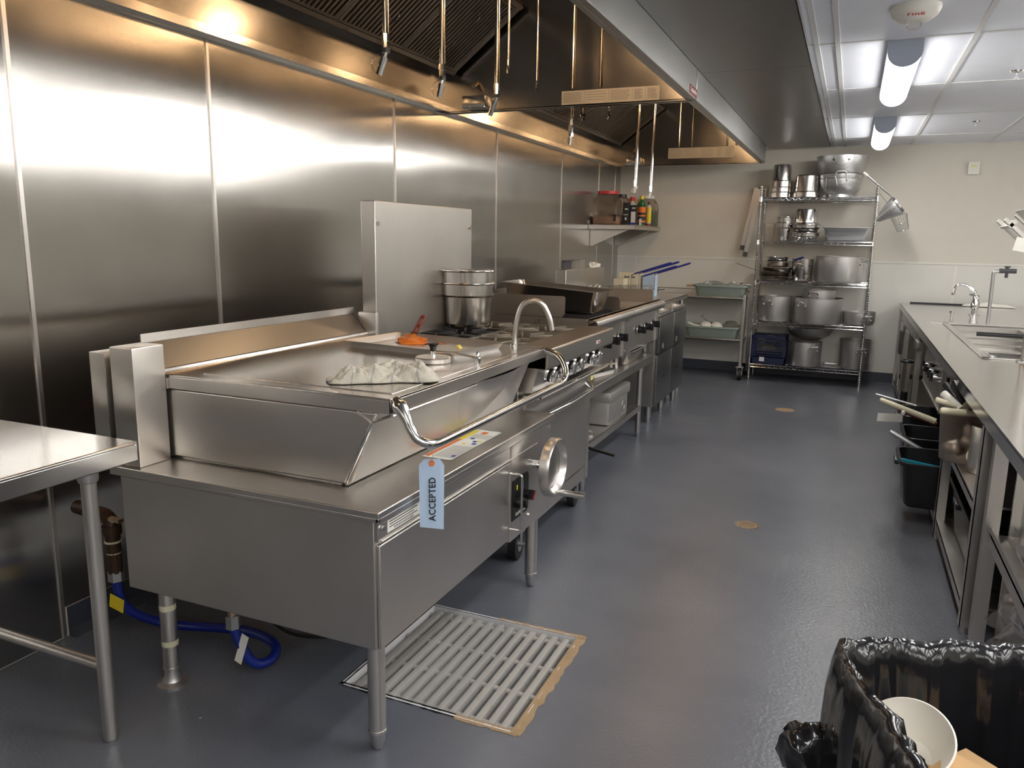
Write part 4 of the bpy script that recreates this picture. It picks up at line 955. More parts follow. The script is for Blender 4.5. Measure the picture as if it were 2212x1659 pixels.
bottle('spice_bottle', 'small dark-shouldered bottle with a yellowish cap behind the navy carton', -2.08, 8.16, [(.001, 0), (.03, 0), (.03, .2), (.015, .23), (.015, .25)], 'ink', 'yellow', (.24, .262, .016))
bt = bottle('lemon_juice_bottle', 'green bottle with yellow cap and orange-red label', -2.045, 8.10, [(.001, 0), (.042, 0), (.044, .19), (.034, .215), (.018, .255), (.017, .27)], 'green', 'yellow', (.265, .30, .019), ((.0445, .02, .09, 'ink'), (.0448, .09, .185, 'orange'), (.045, .03, .05, 'orange'), (.0452, .105, .13, 'ink')))
bottle('spray_can', 'slim yellow spray bottle with grey nozzle beside the green bottle', -2.03, 8.36, [(.001, 0), (.027, 0), (.028, .19), (.018, .21), (.012, .22)], 'cream', 'darkgrey', (.22, .25, .014), ((.0285, .15, .19, 'yellow'), (.0286, .0, .025, 'brownwood'), (.0285, .04, .14, 'yellow')))
b = MB(); b.box((-2.052, 8.045, 1.598), (-2.028, 8.052, 1.665)); solo('white_card', b, 'paper', 'small white card leaning against the green bottle', 'card', None, (-2.04, 8.05, 1.598))

# ================================================================ UTILITY CART
t = thing('utility_cart', 'steel utility cart with shelves holding grey-green tubs, by the back wall', 'cart', (-1.46, 8.6, 0))
X0, X1, Y0, Y1 = -1.98, -.985, 8.40, 8.80
for z in (.87, .43):
    b = MB(); b.box((X0, Y0, z-.022), (X1, Y1, z-.012)); b.box((X0, Y0, z-.022), (X1, Y0+.008, z)); b.box((X0, Y1-.008, z-.022), (X1, Y1, z)); b.box((X0, Y0, z-.022), (X0+.008, Y1, z)); b.box((X1-.008, Y0, z-.022), (X1, Y1, z)); part('shelf', b, 'steel', t, bevel=.002)
for x, y in ((X1-.002, Y0+.01), (X1-.002, Y1-.02), (X0+.002, Y0+.01), (X0+.002, Y1-.02)):
    b = MB(); b.box((x-.013, y-.013, .13), (x+.013, y+.013, .905)); part('leg', b, 'steel', t, bevel=.002); caster(t, x, y, .062, .14, .2)
b = MB(); b.tube(fil([(X0, Y1-.02, .87), (X0, Y1-.02, .925), (X1, Y1-.02, .925), (X1, Y1-.02, .87)], .02, 4), .005, 6); b.tube(fil([(X0+.15, Y0+.02, .925), (X0, Y0+.05, .905), (X0, Y1-.02, .925)], .02, 4), .005, 6)
part('guard_rail', b, 'polished', t)
def tub(label, x, y, z, L, Wd, h, mat='tubgrey', name='bus_tub', group=None, rot=0):
    t = thing(name, label, 'tub', (x, y, z), (0, 0, rot), group=group, world=False); b = MB()
    def rr(l, w_, r, zz, n=4):
        P = []
        for sx, sy, a0 in ((1, 1, 0), (-1, 1, PI/2), (-1, -1, PI), (1, -1, 3*PI/2)):
            for k in range(n+1):
                a = a0+PI/2*k/n; P.append((sx*(l/2-r)+r*math.cos(a), sy*(w_/2-r)+r*math.sin(a), zz))
        return b.ring(P)
    R_ = [rr(L-.09, Wd-.09, .03, 0), rr(L-.07, Wd-.07, .04, .012), rr(L-.03, Wd-.03, .045, h-.02), rr(L, Wd, .05, h-.018), rr(L, Wd, .05, h), rr(L-.03, Wd-.03, .045, h), rr(L-.036, Wd-.036, .042, h-.02), rr(L-.08, Wd-.08, .035, .015)]
    b.cap(R_[0][::-1])
    for i in range(len(R_)-1): b.bridge(R_[i], R_[i+1])
    b.cap(R_[-1]); part('shell', b, mat, t)
    for s in (-1, 1):
        b = MB(); b.box((s*(L/2-.004)-.012, -.06, h-.03), (s*(L/2-.004)+.012, .06, h-.012), .004); part('handle_lug', b, mat, t)
    return t
tub('grey-green tub of strainers and glass lids on the cart top', -1.25, 8.58, .868, .56, .34, .125, group=None)
tub('grey-green tub of white lids and peelers on the lower cart shelf', -1.31, 8.56, .428, .58, .34, .125)
def ringlid(label, c, R, tilt, mat='clear'):
    t = thing('glass_lid', label, 'lid', c, (tilt, 0, .3), world=False); b = MB(); b.torus((0, 0, 0), R, .004, 'z', 32, 6); part('rim', b, 'chrome', t)
    b = MB(); b.lathe([(R, 0), (R*.8, .014), (R*.4, .026), (.001, .03)], (0, 0, 0), 28); part('dome', b, mat, t)
ringlid('round glass lid lying in the upper cart tub', (-1.34, 8.56, 1.0), .12, .12)
def strainer(label, c, R, rot, hm, hl=.2, name='strainer'):
    t = thing(name, label, 'strainer', c, rot, world=False)
    b = MB(); b.torus((0, 0, 0), R, .003, 'z', 28, 6); part('rim', b, 'chrome', t)
    b = MB(); b.lathe([(R, 0), (R*.9, -R*.35), (R*.5, -R*.6), (.001, -R*.65)], (0, 0, 0), 24); part('mesh_bowl', b, 'perf', t)
    b = MB(); b.cyl((R, 0, 0), (R+.06, 0, 0), .003); b.cyl((R+.05, 0, 0), (R+.05+hl*.7, 0, 0), .009, .011); part('handle', b, hm, t)
strainer('wooden-handled strainer sticking left out of the upper cart tub', (-1.38, 8.52, .985), .05, (0, .05, PI-.1), 'wood', .2)
strainer('wire strainer resting at the right of the upper cart tub', (-1.12, 8.58, .995), .06, (.4, 0, .4), 'galv', .1)
strainer('small upturned wire strainer at the right rim of the upper cart tub', (-1.04, 8.60, .99), .035, (.9, .2, 1), 'galv', .05)
for k, (x, l) in enumerate(((-1.38, 'left'), (-1.27, 'middle'))):
    b = MB(); b.lathe([(.065, 0), (.062, .01), (.045, .03), (.001, .04)], (0, 0, 0), 26)
    solo('white_lid', b, 'white', 'white domed lid in the lower cart tub, %s of the pair' % l, 'dish', None, (x, 8.5, .545), (.6, 0, 0), world=False)  # domed white lids lying tilted in the tub
b = MB(); b.lathe([(.07, 0), (.075, .03), (.05, .06), (.001, .07)], (0, 0, 0), 26); solo('plastic_bowl', b, 'clearjug', 'cloudy upturned bowl at the right of the lower cart tub', 'bowl', None, (-1.13, 8.6, .54), world=False)
b = MB(); b.tube(fil([(-1.57, 8.5, .57), (-1.50, 8.5, .545), (-1.42, 8.5, .54)], .03, 4), [.016]*1+[.015]*6 if False else .014, 10); solo('white_scoop', b, 'white', 'white scoop handle at the left end of the lower cart tub', 'scoop', None, (-1.5, 8.5, .55))
b = MB(); b.tube([(-1.42, 8.56, .66), (-1.45, 8.56, .645), (-1.33, 8.58, .56)], .004, 6); b.tube([(-1.36, 8.55, .58), (-1.30, 8.55, .575)], .009, 6); solo('bent_utensil', b, 'darkgrey', 'bent metal utensil poking up from the lower cart tub', 'utensil', None, (-1.4, 8.56, .6))

# ================================================================ WIRE RACK
t = thing('wire_shelving', 'chrome wire shelving unit loaded with pots against the back wall', 'shelving', (-.36, 8.62, 0))
X0, X1, Y0, Y1 = -.895, .180, 8.43, 8.83
ZS = (.185, .632, 1.052, 1.462, 1.892)
for x, y in ((X0, Y0), (X1, Y0), (X0, Y1), (X1, Y1)):
    b = MB(); P = []
    for k in range(79): z = .03+k*.025; P += [(.0125, z), (.0125, z+.021), (.0112, z+.0225)]
    b.lathe(P, (x, y, 0), 14, capb=True, capt=True); b.cyl((x, y, 0), (x, y, .03), .012, seg=10); part('post', b, 'chrome', t)
for z in ZS:
    b = MB()
    for zz in (z-.004, z-.034):
        b.tube([(X0, Y0, zz), (X1, Y0, zz), (X1, Y1, zz), (X0, Y1, zz)], .0042, 6, True)
    for (p, q, n) in (((X0, Y0), (X1, Y0), 36), ((X0, Y1), (X1, Y1), 36), ((X0, Y0), (X0, Y1), 12), ((X1, Y0), (X1, Y1), 12)):
        b.tube([(p[0]+(q[0]-p[0])*k/n, p[1]+(q[1]-p[1])*k/n, z-.004-.03*(k % 2)) for k in range(n+1)], .0028, 5)
    for k in range(1, 44): x = X0+(X1-X0)*k/44; b.tube([(x, Y0, z-.002), (x, Y1, z-.002)], .0018, 4)
    for f in (.33, .67): b.tube([(X0, Y0+(Y1-Y0)*f, z-.006), (X1, Y0+(Y1-Y0)*f, z-.006)], .0035, 5)
    for x, y in ((X0, Y0), (X1, Y0), (X0, Y1), (X1, Y1)): b.cyl((x, y, z-.04), (x, y, z+.002), .017, .0155, seg=12)
    part('shelf', b, 'chrome', t)
Z1, Z2, Z3, Z4, Z5 = ZS[4], ZS[3], ZS[2], ZS[1], ZS[0]
def pot(name, label, cat, x, y, z, r, h, mat='alu', hang=(), hz=.75, hw=.045, hout=.045, flare=.0, corner=.02, hmat='galv', rim=.004, lh=None, group=None):
    t = thing(name, label, cat, (x, y, z), group=group); r2 = r+flare
    P = [(.001, 0), (r-corner, 0), (r-corner*.3, corner*.3), (r, corner), (r2, h-.006), (r2+rim, h-.003), (r2+rim, h), (r2-.002, h), (r-.004, corner+.004), (r-corner, .006), (.001, .006)]
    b = MB(); b.lathe(P, (x, y, z), 44); part('pot_body', b, mat, t)
    for a in hang:
        q = Vector((math.cos(a), math.sin(a), 0)); s = Vector((-q.y, q.x, 0)); c = Vector((x, y, z+h*hz)); rr = r+flare*hz
        b = MB(); pts = fil([c+q*(rr-.002)+s*hw-Vector((0, 0, .05)), c+q*(rr+.008)+s*hw-Vector((0, 0, .02)), c+q*(rr+hout)+s*hw*.9, c+q*(rr+hout)-s*hw*.9, c+q*(rr+.008)-s*hw-Vector((0, 0, .02)), c+q*(rr-.002)-s*hw-Vector((0, 0, .05))], .022, 4)
        b.tube(pts, .0062, 8)
        for k in (-1, 1): b.sphere(c+q*(rr+.001)+s*hw*k-Vector((0, 0, .045)), .0095, (1, 1, 1.5), 2)
        part('loop_handle', b, hmat, t)
    if lh:
        a, L, gm, up = lh; q = Vector((math.cos(a), math.sin(a), 0)); c = Vector((x, y, z+h*.75))
        b = MB(); b.tube([c+q*(r+flare*.7-.002), c+q*(r+.04)+Vector((0, 0, up*.2)), c+q*(r+L)+Vector((0, 0, up))], [.007, .006, .007], 8); hd = part('long_handle', b, 'galv', t)
        if gm:
            b = MB(); b.tube([c+q*(r+L*.45)+Vector((0, 0, up*.5)), c+q*(r+L*.97)+Vector((0, 0, up*.97))], [.0095, .0105], 10); part('grip', b, gm, hd)
    return t
yc = 8.60
def front(x): return 8.62
# top shelf
inset('inset_pot', 'tall narrow inverted steel inset on top of the stack, top shelf left', 'pot', -.725, 8.60, Z1+.105, .092, .225, .06, 'potsteel', True)
inset('inset_pot', 'lower inverted steel inset of the left stack on the top shelf', 'pot', -.727, 8.60, Z1+.055, .095, .2, .06, 'polished', True)
inset('inset_pot', 'bottom inverted steel inset of the left stack, only its collar showing', 'pot', -.727, 8.60, Z1+.001, .097, .18, .06, 'polished', True)
inset('inset_pot', 'wide inverted steel inset standing alone on the top shelf', 'pot', -.475, 8.60, Z1, .122, .225, .055, 'potsteel', True)
def colander(label, z, r0, r1, h, rim, hang, letters=False):
    x, y = -.165, 8.60; t = thing('colander', label, 'colander', (x, y, z), group='aluminium colanders nested on the top shelf'); b = MB()
    P = [(r0*.9, 0), (r0, .0), (r0*.97, .03)]+[(r0*.97+(r1-r0*.97)*math.sin(PI/2*k/8)**1.0, .03+(h-.03)*(1-math.cos(PI/2*k/8))**.8) for k in range(1, 9)]
    P += [(r1+.006, h), (r1+.006, h+.005), (r1-.003, h+.004)]+[(q[0]-.004, q[1]+.002) for q in P[-2:2:-1]]
    b.lathe(P, (x, y, z), 44); part('bowl', b, 'perf', t)
    if letters:
        for k, a in ((0, -1.9), (1, -1.3)): 
            q = Vector((math.cos(a), math.sin(a), 0)); part('punched_mark', MB().obox(Vector((x, y, z+h-.035))+q*(r1-.004), (.022, .004, .026), Matrix.Rotation(a+PI/2, 3, 'Z')), 'darkgrey', t)
    for a in hang:
        q = Vector((math.cos(a), math.sin(a), 0)); s = Vector((-q.y, q.x, 0)); c = Vector((x, y, z+h-.01))
        b = MB(); b.tube(fil([c+q*(r1)+s*.055-Vector((0, 0, .05)), c+q*(r1+.012)+s*.055-Vector((0, 0, .05)), c+q*(r1+.035)+s*.045+Vector((0, 0, .035)), c+q*(r1+.035)-s*.045+Vector((0, 0, .035)), c+q*(r1+.012)-s*.055-Vector((0, 0, .05)), c+q*(r1)-s*.055-Vector((0, 0, .05))], .02, 4), .0055, 8); part('loop_handle', b, 'alu', t)
    return t
colander('bottom aluminium colander of the nest, standing on its foot ring', Z1, .125, .20, .165, 0, (-1.95,))
colander('middle aluminium colander of the nest', Z1+.05, .12, .205, .165, 0, (-1.55,))
colander('top and widest aluminium colander of the nest', Z1+.13, .14, .235, .26, 0, (), True)
b = MB(); b.cyl((-.30, 8.50, Z1+.012), (-.30, 8.56, Z1+.012), .012); solo('small_cup', b, 'polished', 'small metal piece lying in front of the colander foot', 'cup', None, (-.3, 8.5, Z1))
# second shelf
b = MB(); b.lathe([(.05, 0), (.052, .002), (.062, .17), (.066, .175), (.06, .172), (.05, .005), (.001, .005)], (-.805, 8.56, Z2), 24); solo('clear_beaker', b, 'clear', 'clear plastic beaker at the left of the second shelf', 'beaker', None, (-.8, 8.56, Z2))
for k in range(2): inset('inset_pot', ('lower' if k == 0 else 'upper')+' slim steel canister of the small nested pair, second shelf', 'pot', -.665, 8.60, Z2+.055*k, .062, .185, .05, 'polished')
inset('inset_pot', 'tall shiny inverted inset topping the middle stack of the second shelf', 'pot', -.455, 8.60, Z2+.155, .112, .165, .02, 'polished', True)
inset('inset_pot', 'upper wide shiny inset of the middle stack, second shelf', 'pot', -.455, 8.60, Z2+.075, .122, .09, .035, 'polished')
inset('inset_pot', 'lowest wide shiny inset of the middle stack, second shelf', 'pot', -.455, 8.60, Z2, .122, .085, .035, 'polished')
hotel('perforated_pan', 'rectangular perforated steel pan at the right of the second shelf', 'pan', (-.065, 8.60, Z2), .46, .30, .14, (0, 0, 0), 'perf')
# third shelf
pot('frying_pan', 'lowest burnt frying pan of the stack, handle pointing right', 'pan', -.72, 8.60, Z3, .135, .05, 'burnt', flare=.02, lh=(-.35, .22, None, .02))
pot('frying_pan', 'second burnt pan of the stack, long bare handle sticking out to the left', 'pan', -.72, 8.60, Z3+.048, .14, .05, 'burnt', flare=.02, lh=(PI-.15, .27, None, .085))
pot('frying_pan', 'third pan of the stack, blue-gripped handle pointing right', 'pan', -.70, 8.59, Z3+.096, .14, .045, 'potsteel', flare=.02, lh=(-.25, .20, 'bluehandle', .045))
pot('saute_pan', 'pan with upright sides on top of the stack, blue grip angled up', 'pan', -.70, 8.61, Z3+.142, .11, .06, 'potsteel', flare=.012, lh=(-.55, .20, 'bluehandle', .065))
pot('saute_pan', 'small shiny pan resting inside the top pan of the stack', 'pan', -.705, 8.61, Z3+.186, .10, .06, 'polished', flare=.01)
pot('stock_pot', 'dark-smeared steel pot between the pan stack and the big cooker', 'pot', -.455, 8.58, Z3, .098, .23, 'potsteel', hang=(-1.9,), hz=.8, flare=.004)
pot('stock_pot', 'largest wide aluminium pot filling the right of the third shelf', 'pot', -.105, 8.62, Z3, .225, .265, 'alu', hang=(-.35,), hz=.9)
# fourth shelf
pot('stock_pot', 'aluminium pot with side handles at the left of the fourth shelf', 'pot', -.695, 8.60, Z4, .165, .265, 'alu', hang=(-1.95,), hz=.85)
pot('stock_pot', 'wide aluminium pot with front-left handle in the middle of the fourth shelf', 'pot', -.275, 8.60, Z4, .235, .262, 'alu', hang=(-2.25,), hz=.85)
pot('stock_pot', 'smaller aluminium pot nested inside the wide middle pot', 'pot', -.275, 8.62, Z4+.05, .16, .295, 'alu', hang=(-1.85,), hz=.93)
pot('brazier', 'low round-sided aluminium pan overhanging the right post, fourth shelf', 'pan', .12, 8.60, Z4, .155, .14, 'alu', hang=(-1.1,), hz=.75, corner=.045)
# bottom shelf
t = thing('milk_crate', 'dark blue plastic milk crate at the left of the bottom shelf', 'crate', (-.71, 8.60, Z5))
X0c, X1c, Y0c, Y1c, z0 = -.885, -.54, 8.445, 8.75, Z5
b = MB(); b.box((X0c, Y0c, z0), (X1c, Y1c, z0+.012)); H = .30
for (xa, xb, ya, yb) in ((X0c, X1c, Y0c, Y0c+.012), (X0c, X1c, Y1c-.012, Y1c), (X0c, X0c+.012, Y0c, Y1c), (X1c-.012, X1c, Y0c, Y1c)):
    for (za, zb) in ((0, .07), (.085, .095), (.215, .225), (.235, .243), (.253, .261), (.27, H)): b.box((xa, ya, z0+za), (xb, yb, z0+zb))
for (x, y) in ((X0c, Y0c), (X1c-.02, Y0c), (X0c, Y1c-.02), (X1c-.02, Y1c-.02)): b.box((x, y, z0), (x+.02, y+.02, z0+H))
for r in range(5):
    for k in range(13):
        x = X0c+.03+(X1c-X0c-.06)*k/12+(.012 if r % 2 else 0); z = z0+.10+.024*r
        if abs(x-(X0c+X1c)/2) < .06 and r >= 3: continue
        if x < X1c-.02: b.torus((x, Y0c+.006, z), .0125, .0028, 'y', 6, 4)
b.box((X0c+.02, Y0c+.001, z0+.09), (X0c+.04, Y0c+.01, z0+.22)); b.box((X1c-.04, Y0c+.001, z0+.09), (X1c-.02, Y0c+.01, z0+.22))
part('crate_body', b, 'crate', t)
part('crate_sticker', MB().box((-.80, Y0c-.003, Z5+.03), (-.75, Y0c-.001, Z5+.075)), 'paper', t)
ringlid('steel rimmed lid inside the blue crate', (-.70, 8.60, Z5+.25), .13, .2, 'polished')
pot('stock_pot', 'grey aluminium pot with front handle next to the blue crate', 'pot', -.36, 8.58, Z5, .162, .255, 'alu', hang=(-1.05,), hz=.85)
b = MB(); b.lathe([(.001, 0), (.08, .002), (.19, .06), (.25, .14), (.257, .145), (.25, .142), (.18, .064), (.001, .006)], (-.33, 8.62, Z5+.262), 44); solo('mixing_bowl', b, 'steelrough', 'broad shallow steel mixing bowl sitting on the grey pot, under the fourth shelf', 'bowl', None, (-.33, 8.62, Z5+.262))
pot('stock_pot', 'tall shiny stockpot behind the right post on the bottom shelf', 'pot', .115, 8.60, Z5, .145, .30, 'steelrough', hang=(-1.15,), hz=.75, flare=.005, rim=.008)
hotel('wire_grate_tray', 'flat wire tray lying between the grey pot and the tall stockpot', 'tray', (-.10, 8.60, Z5), .2, .3, .02, (0, 0, 0), 'perf')
# hung on the right post
t = thing('cone_strainer', 'conical steel strainer hung from the upper right rack post', 'strainer', (.19, 8.45, 1.85))
ctr = Vector((.37, 8.44, 1.815)); axis = Vector((-.78, 0, -.63)).normalized(); u = Vector((.63, 0, -.78)); v = Vector((0, 1, 0)); mt = Matrix((u, v, -axis)).transposed()
b = MB(); b.lathe([(.095, 0), (.097, -.012), (.075, -.09), (.03, -.215), (.004, -.235)], ctr, 30, mt); part('cone', b, 'perf', t)
b = MB(); b.lathe([(.099, .006), (.102, -.012), (.098, -.02)], ctr, 30, mt); part('rim_band', b, 'chrome', t)
b = MB(); p = ctr-u*.10; e = Vector((.075, 8.44, 2.09)); b.tube([p, p.lerp(e, .3), e], [.008, .010, .011], 10); h = part('handle', b, 'galv', t)
part('handle_tip', MB().cyl(e, e+(e-p).normalized()*.05, .016, .013), 'white', h)
t = thing('wire_blanching_basket', 'small round wire basket hung behind the cone strainer', 'basket', (.42, 8.5, 1.64))
c = Vector((.405, 8.50, 1.66)); b = MB(); tl = Matrix.Rotation(-.35, 3, 'Y')
for R_, z in ((.072, .06), (.06, -.02), (.05, -.09)): b.torus(c+tl @ Vector((0, 0, z)), R_, .0025, 'z', 24, 5, tl)
for k in range(18):
    a = 2*PI*k/18; b.tube([c+tl @ Vector((.072*math.cos(a), .072*math.sin(a), .06)), c+tl @ Vector((.05*math.cos(a), .05*math.sin(a), -.09))], .0016, 4)
part('wire_cage', b, 'chrome', t)
part('hanger', MB().tube([c+Vector((-.05, 0, .06)), (.30, 8.48, 1.80), (.19, 8.44, 1.93)], .003, 6), 'chrome', t)
for k, (xt, xb, zt, zb, l) in enumerate(((-.985, -1.095, 2.01, 1.36, 'longer flat steel strip with dark end leaning left of the rack'), (-.945, -1.055, 1.99, 1.29, 'flat steel strip hanging lowest beside the rack post'))):
    t = thing('steel_strip', l, 'metal strip', (xb, 8.78, zb)); d = Vector((xt-xb, 0, zt-zb)); a = math.atan2(d.x, d.z)
    b = MB(); b.obox(((xt+xb)/2, 8.78-.03*k, (zt+zb)/2), (.042, .018, d.length), Matrix.Rotation(a, 3, 'Y')); part('strip', b, 'steelrough', t)
    part('hanging_hook', MB().tube([(xt, 8.78-.03*k, zt-.02), (xt+.02, 8.80, zt+.005), (-.895, 8.83, zt-.06)], .004, 6), 'chrome', t)
    b = MB(); b.obox(Vector((xb, 8.78-.03*k, zb))+d.normalized()*.025, (.0425, .019, .05), Matrix.Rotation(a, 3, 'Y')); part('end_cap', b, 'darkgrey', t)
# ================================================================ RIGHT COUNTER
CX, CT = .493, .863
t = thing('prep_counter', 'long steel prep counter with undershelves along the right side', 'counter', (.9, 5.6, 0))
b = MB()
WX0, WX1, WY0, WY1 = .70, 1.50, 4.70, 6.66           # drop-in well opening
for a, c in (((CX, 1.95, CT-.012), (WX0, 8.80, CT)), ((WX1, 1.95, CT-.012), (1.78, 8.80, CT)), ((WX0, 1.95, CT-.012), (WX1, WY0, CT)), ((WX0, WY1, CT-.012), (WX1, 8.80, CT))): b.box(a, c)
b.box((CX, 1.95, CT-.055), (CX+.012, 8.80, CT-.002)); b.box((CX, 8.79, CT-.055), (1.78, 8.80, CT-.002))
part('worktop', b, 'countertop', t)
b = MB()
for a, c in (((.72, WY0+.02, CT-.16), (1.48, WY0+.03, CT-.01)), ((.72, WY1-.03, CT-.16), (1.48, WY1-.02, CT-.01)), ((.715, WY0+.02, CT-.16), (.72, WY1-.02, CT-.01)), ((1.48, WY0+.02, CT-.16), (1.485, WY1-.02, CT-.01)), ((.72, WY0+.02, CT-.17), (1.48, WY1-.02, CT-.16))): b.box(a, c)
for a, c in (((.675, WY0-.02, CT), (.715, WY1+.02, CT+.006)), ((1.485, WY0-.02, CT), (1.53, WY1+.02, CT+.006)), ((.675, WY0-.02, CT), (1.53, WY0+.02, CT+.006)), ((.59, WY1-.02, CT), (1.6, WY1+.02, CT+.006))): b.box(a, c)
part('cold_well', b, 'steel', t, bevel=.002)
for k, y in enumerate((5.02, 5.35, 5.70, 6.1, 6.45)): 
    b = MB(); b.box((.718, y-.012, CT-.004), (1.483, y+.012, CT+.004)); part('adapter_bar', b, 'steel', t)
for y in (3.19, 4.23, 6.4, 8.70):
    for x in (.515, 1.72):
        b = MB(); s = .022; b.box((x-s, y-s, .03), (x-s+.004, y+s, CT-.05)); b.box((x-s, y+s-.004, .03), (x+s, y+s, CT-.05)); b.box((x-s, y-s, .03), (x+s, y-s+.004, CT-.05)); part('leg', b, 'steelv', t)
        b = MB(); b.cyl((x, y, 0), (x, y, .035), .016); part('foot', b, 'galv', t)
b = MB(); b.box((.50, 3.21, .495), (1.15, 4.22, .505)); b.box((.50, 3.21, .465), (.506, 4.22, .513)); part('undershelf', b, 'steelv', t)
b = MB(); b.box((.50, 3.21, .095), (1.70, 8.68, .105)); b.box((.50, 3.21, .06), (.506, 8.68, .112)); part('undershelf', b, 'steelv', t)
b = MB(); b.box((.535, 1.97, .440), (1.15, 3.05, .450)); b.box((.535, 1.97, .40), (.541, 3.05, .472)); part('undershelf', b, 'steelv', t)
b = MB(); b.box((1.16, 1.97, .10), (1.17, 8.7, CT-.02)); part('divider_panel', b, 'closure', t)
b = MB(); b.box((.60, 3.10, .04), (1.15, 3.115, CT-.02)); b.box((.75, 1.97, .03), (.76, 3.10, .40)); part('side_panel', b, 'steelv', t)
b = MB(); b.box((.515, 3.05, .03), (.56, 3.10, CT-.05)); part('leg', b, 'steelv', t)
b = MB(); b.box((.515, 6.42, CT-.16), (.53, 8.66, CT-.055)); part('apron_rail', b, 'steelv', t)
b = MB(); b.box((.545, 4.98, .50), (.56, 6.20, .79)); b.box((.538, 4.98, .49), (.545, 6.20, .50)); b.box((.538, 4.98, .79), (.545, 6.20, .80)); b.box((.536, 4.975, .49), (.546, 4.985, .80)); vp = part('valve_panel', b, 'steelv', t)
for k in range(5):
    b = MB(); c = (.545, 5.15+.13*k, .675); b.cyl(c, (.505, c[1], c[2]), .026, .021, seg=18); b.obox((.497, c[1], c[2]), (.02, .012, .05)); part('knob', b, 'black' if k % 2 else 'chrome', vp)
b = MB()
for z in (.52, .56): b.cyl((.545, 5.06, z), (.540, 5.06, z), .006)
part('screw_heads', b, 'screw', vp)
b = MB(); b.box((.60, 4.4, .52), (.95, 4.95, .80)); b.box((.595, 4.42, .54), (.60, 4.93, .79)); 
part('well_housing', b, 'closure', t)
b = MB(); b.box((.58, 8.755, CT), (1.30, 8.785, CT+.014)); part('far_slot', b, 'black', t)
t = thing('overshelf_post', 'thick steel tube standing on the counter at the right edge', 'post', (.875, 4.66, CT))
b = MB(); b.cyl((.875, 4.66, CT), (.875, 4.66, 2.0), .031, seg=28); part('tube', b, 'steel', t)
b = MB(); b.lathe([(.052, CT), (.052, CT+.006), (.036, CT+.012), (.034, CT+.03)], (.875, 4.66, 0), 28); part('flange', b, 'polished', t)
t = thing('heat_lamp_bar', 'angled steel heat lamp bracket with paper tape above the counter, right edge', 'heat lamp', (1.0, 5.6, 1.5))
b = MB(); rt = Matrix.Rotation(.75, 3, 'Y')
b.obox((.93, 5.5, 1.50), (.30, .06, .02), rt); b.obox((.96, 5.5, 1.54), (.25, .06, .006), rt); b.obox((.93, 5.75, 1.50), (.30, .06, .02), rt); b.obox((1.02, 5.62, 1.56), (.30, .30, .01), Matrix.Rotation(.75, 3, 'Y')); b.obox((.86, 5.62, 1.575), (.02, .30, .05), rt); part('housing', b, 'steel', t)
b = MB(); b.obox((.915, 5.455, 1.455), (.075, .01, .08), Matrix.Rotation(.2, 3, 'Y')); part('paper_ticket', b, 'paper', t)
b = MB(); b.cyl((1.15, 5.62, 1.45), (1.15, 5.62, CT), .02); part('stand_tube', b, 'steel', t)
# faucets
t = thing('gooseneck_faucet', 'chrome counter faucet with curved spout near the back wall', 'faucet', (1.0, 7.62, CT))
b = MB(); b.lathe([(.045, CT), (.045, CT+.006), (.025, CT+.01), (.022, CT+.05), (.034, CT+.06), (.036, CT+.10), (.026, CT+.125), (.022, CT+.14), (.028, CT+.15), (.026, CT+.17), (.012, CT+.175)], (1.0, 7.62, 0), 22); part('faucet_body', b, 'chrome', t)
b = MB(); b.tube(fil([(1.0, 7.62, CT+.16), (.99, 7.615, CT+.20), (.90, 7.60, CT+.262), (.84, 7.60, CT+.25), (.826, 7.60, CT+.18)], .05, 6), .011, 12); b.cyl((.826, 7.60, CT+.185), (.826, 7.60, CT+.165), .014); part('spout', b, 'chrome', t)
part('lever', MB().tube([(1.0, 7.60, CT+.165), (.945, 7.59, CT+.175)], [.008, .010], 8), 'chrome', t)
t = thing('pot_filler', 'tall steel pipe with elbow and tap on the counter', 'faucet', (.99, 6.8, CT))
b = MB(); b.tube(fil([(.99, 6.8, CT), (.985, 6.8, CT+.395), (1.13, 6.8, CT+.40)], .02, 5), .0125, 12); part('pipe', b, 'galv', t)
b = MB(); b.cyl((1.02, 6.8, CT+.40), (1.13, 6.8, CT+.40), .018, seg=10); b.cyl((1.07, 6.8, CT+.43), (1.07, 6.8, CT+.35), .011); b.box((1.05, 6.795, CT+.425), (1.09, 6.805, CT+.435)); part('valve', b, 'darkgrey', t)
t = thing('dipper_stub', 'tiny chrome stub valve on the counter left of the faucet', 'valve', (.80, 7.3, CT)); b = MB(); b.cyl((.80, 7.3, CT), (.80, 7.3, CT+.035), .012); b.cyl((.80, 7.3, CT+.035), (.80, 7.3, CT+.05), .018); part('stub', b, 'chrome', t)
b = MB(); b.grid(40, 14, lambda u, v: Vector((1.03+.44*u, 8.62+.12*v, CT+.006+(.028+.075*max(0, noise.noise(Vector((u*3.2, 1, 5)))))*math.sin(PI*v)**.6*math.sin(PI*min(1, max(0, u)))**.5)))
solo('folded_towel', b, 'white', 'white towel lying along the far end of the counter', 'towel', None, (1.25, 8.68, CT), sharp=80)
t = thing('foil_pan', 'foil-lined steel pan at the near end of the cold well', 'pan', (.95, 4.92, .76)); b = MB()
b.box((.73, 4.76, .76), (1.40, 4.765, .86)); b.box((.73, 5.0, .76), (1.40, 5.005, .86)); b.box((.73, 4.76, .76), (.735, 5.0, .86)); b.box((.73, 4.76, .755), (1.40, 5.0, .762)); part('pan_shell', b, 'polished', t)
b = MB(); b.grid(12, 8, lambda u, v: Vector((.73+.10*u+.02*noise.noise(Vector((u*4, v*4, 1))), 4.74+.26*v, .855-.05*u+.018*noise.noise(Vector((u*6, v*6, 2)))))); part('crumpled_foil', b, 'chrome', t)
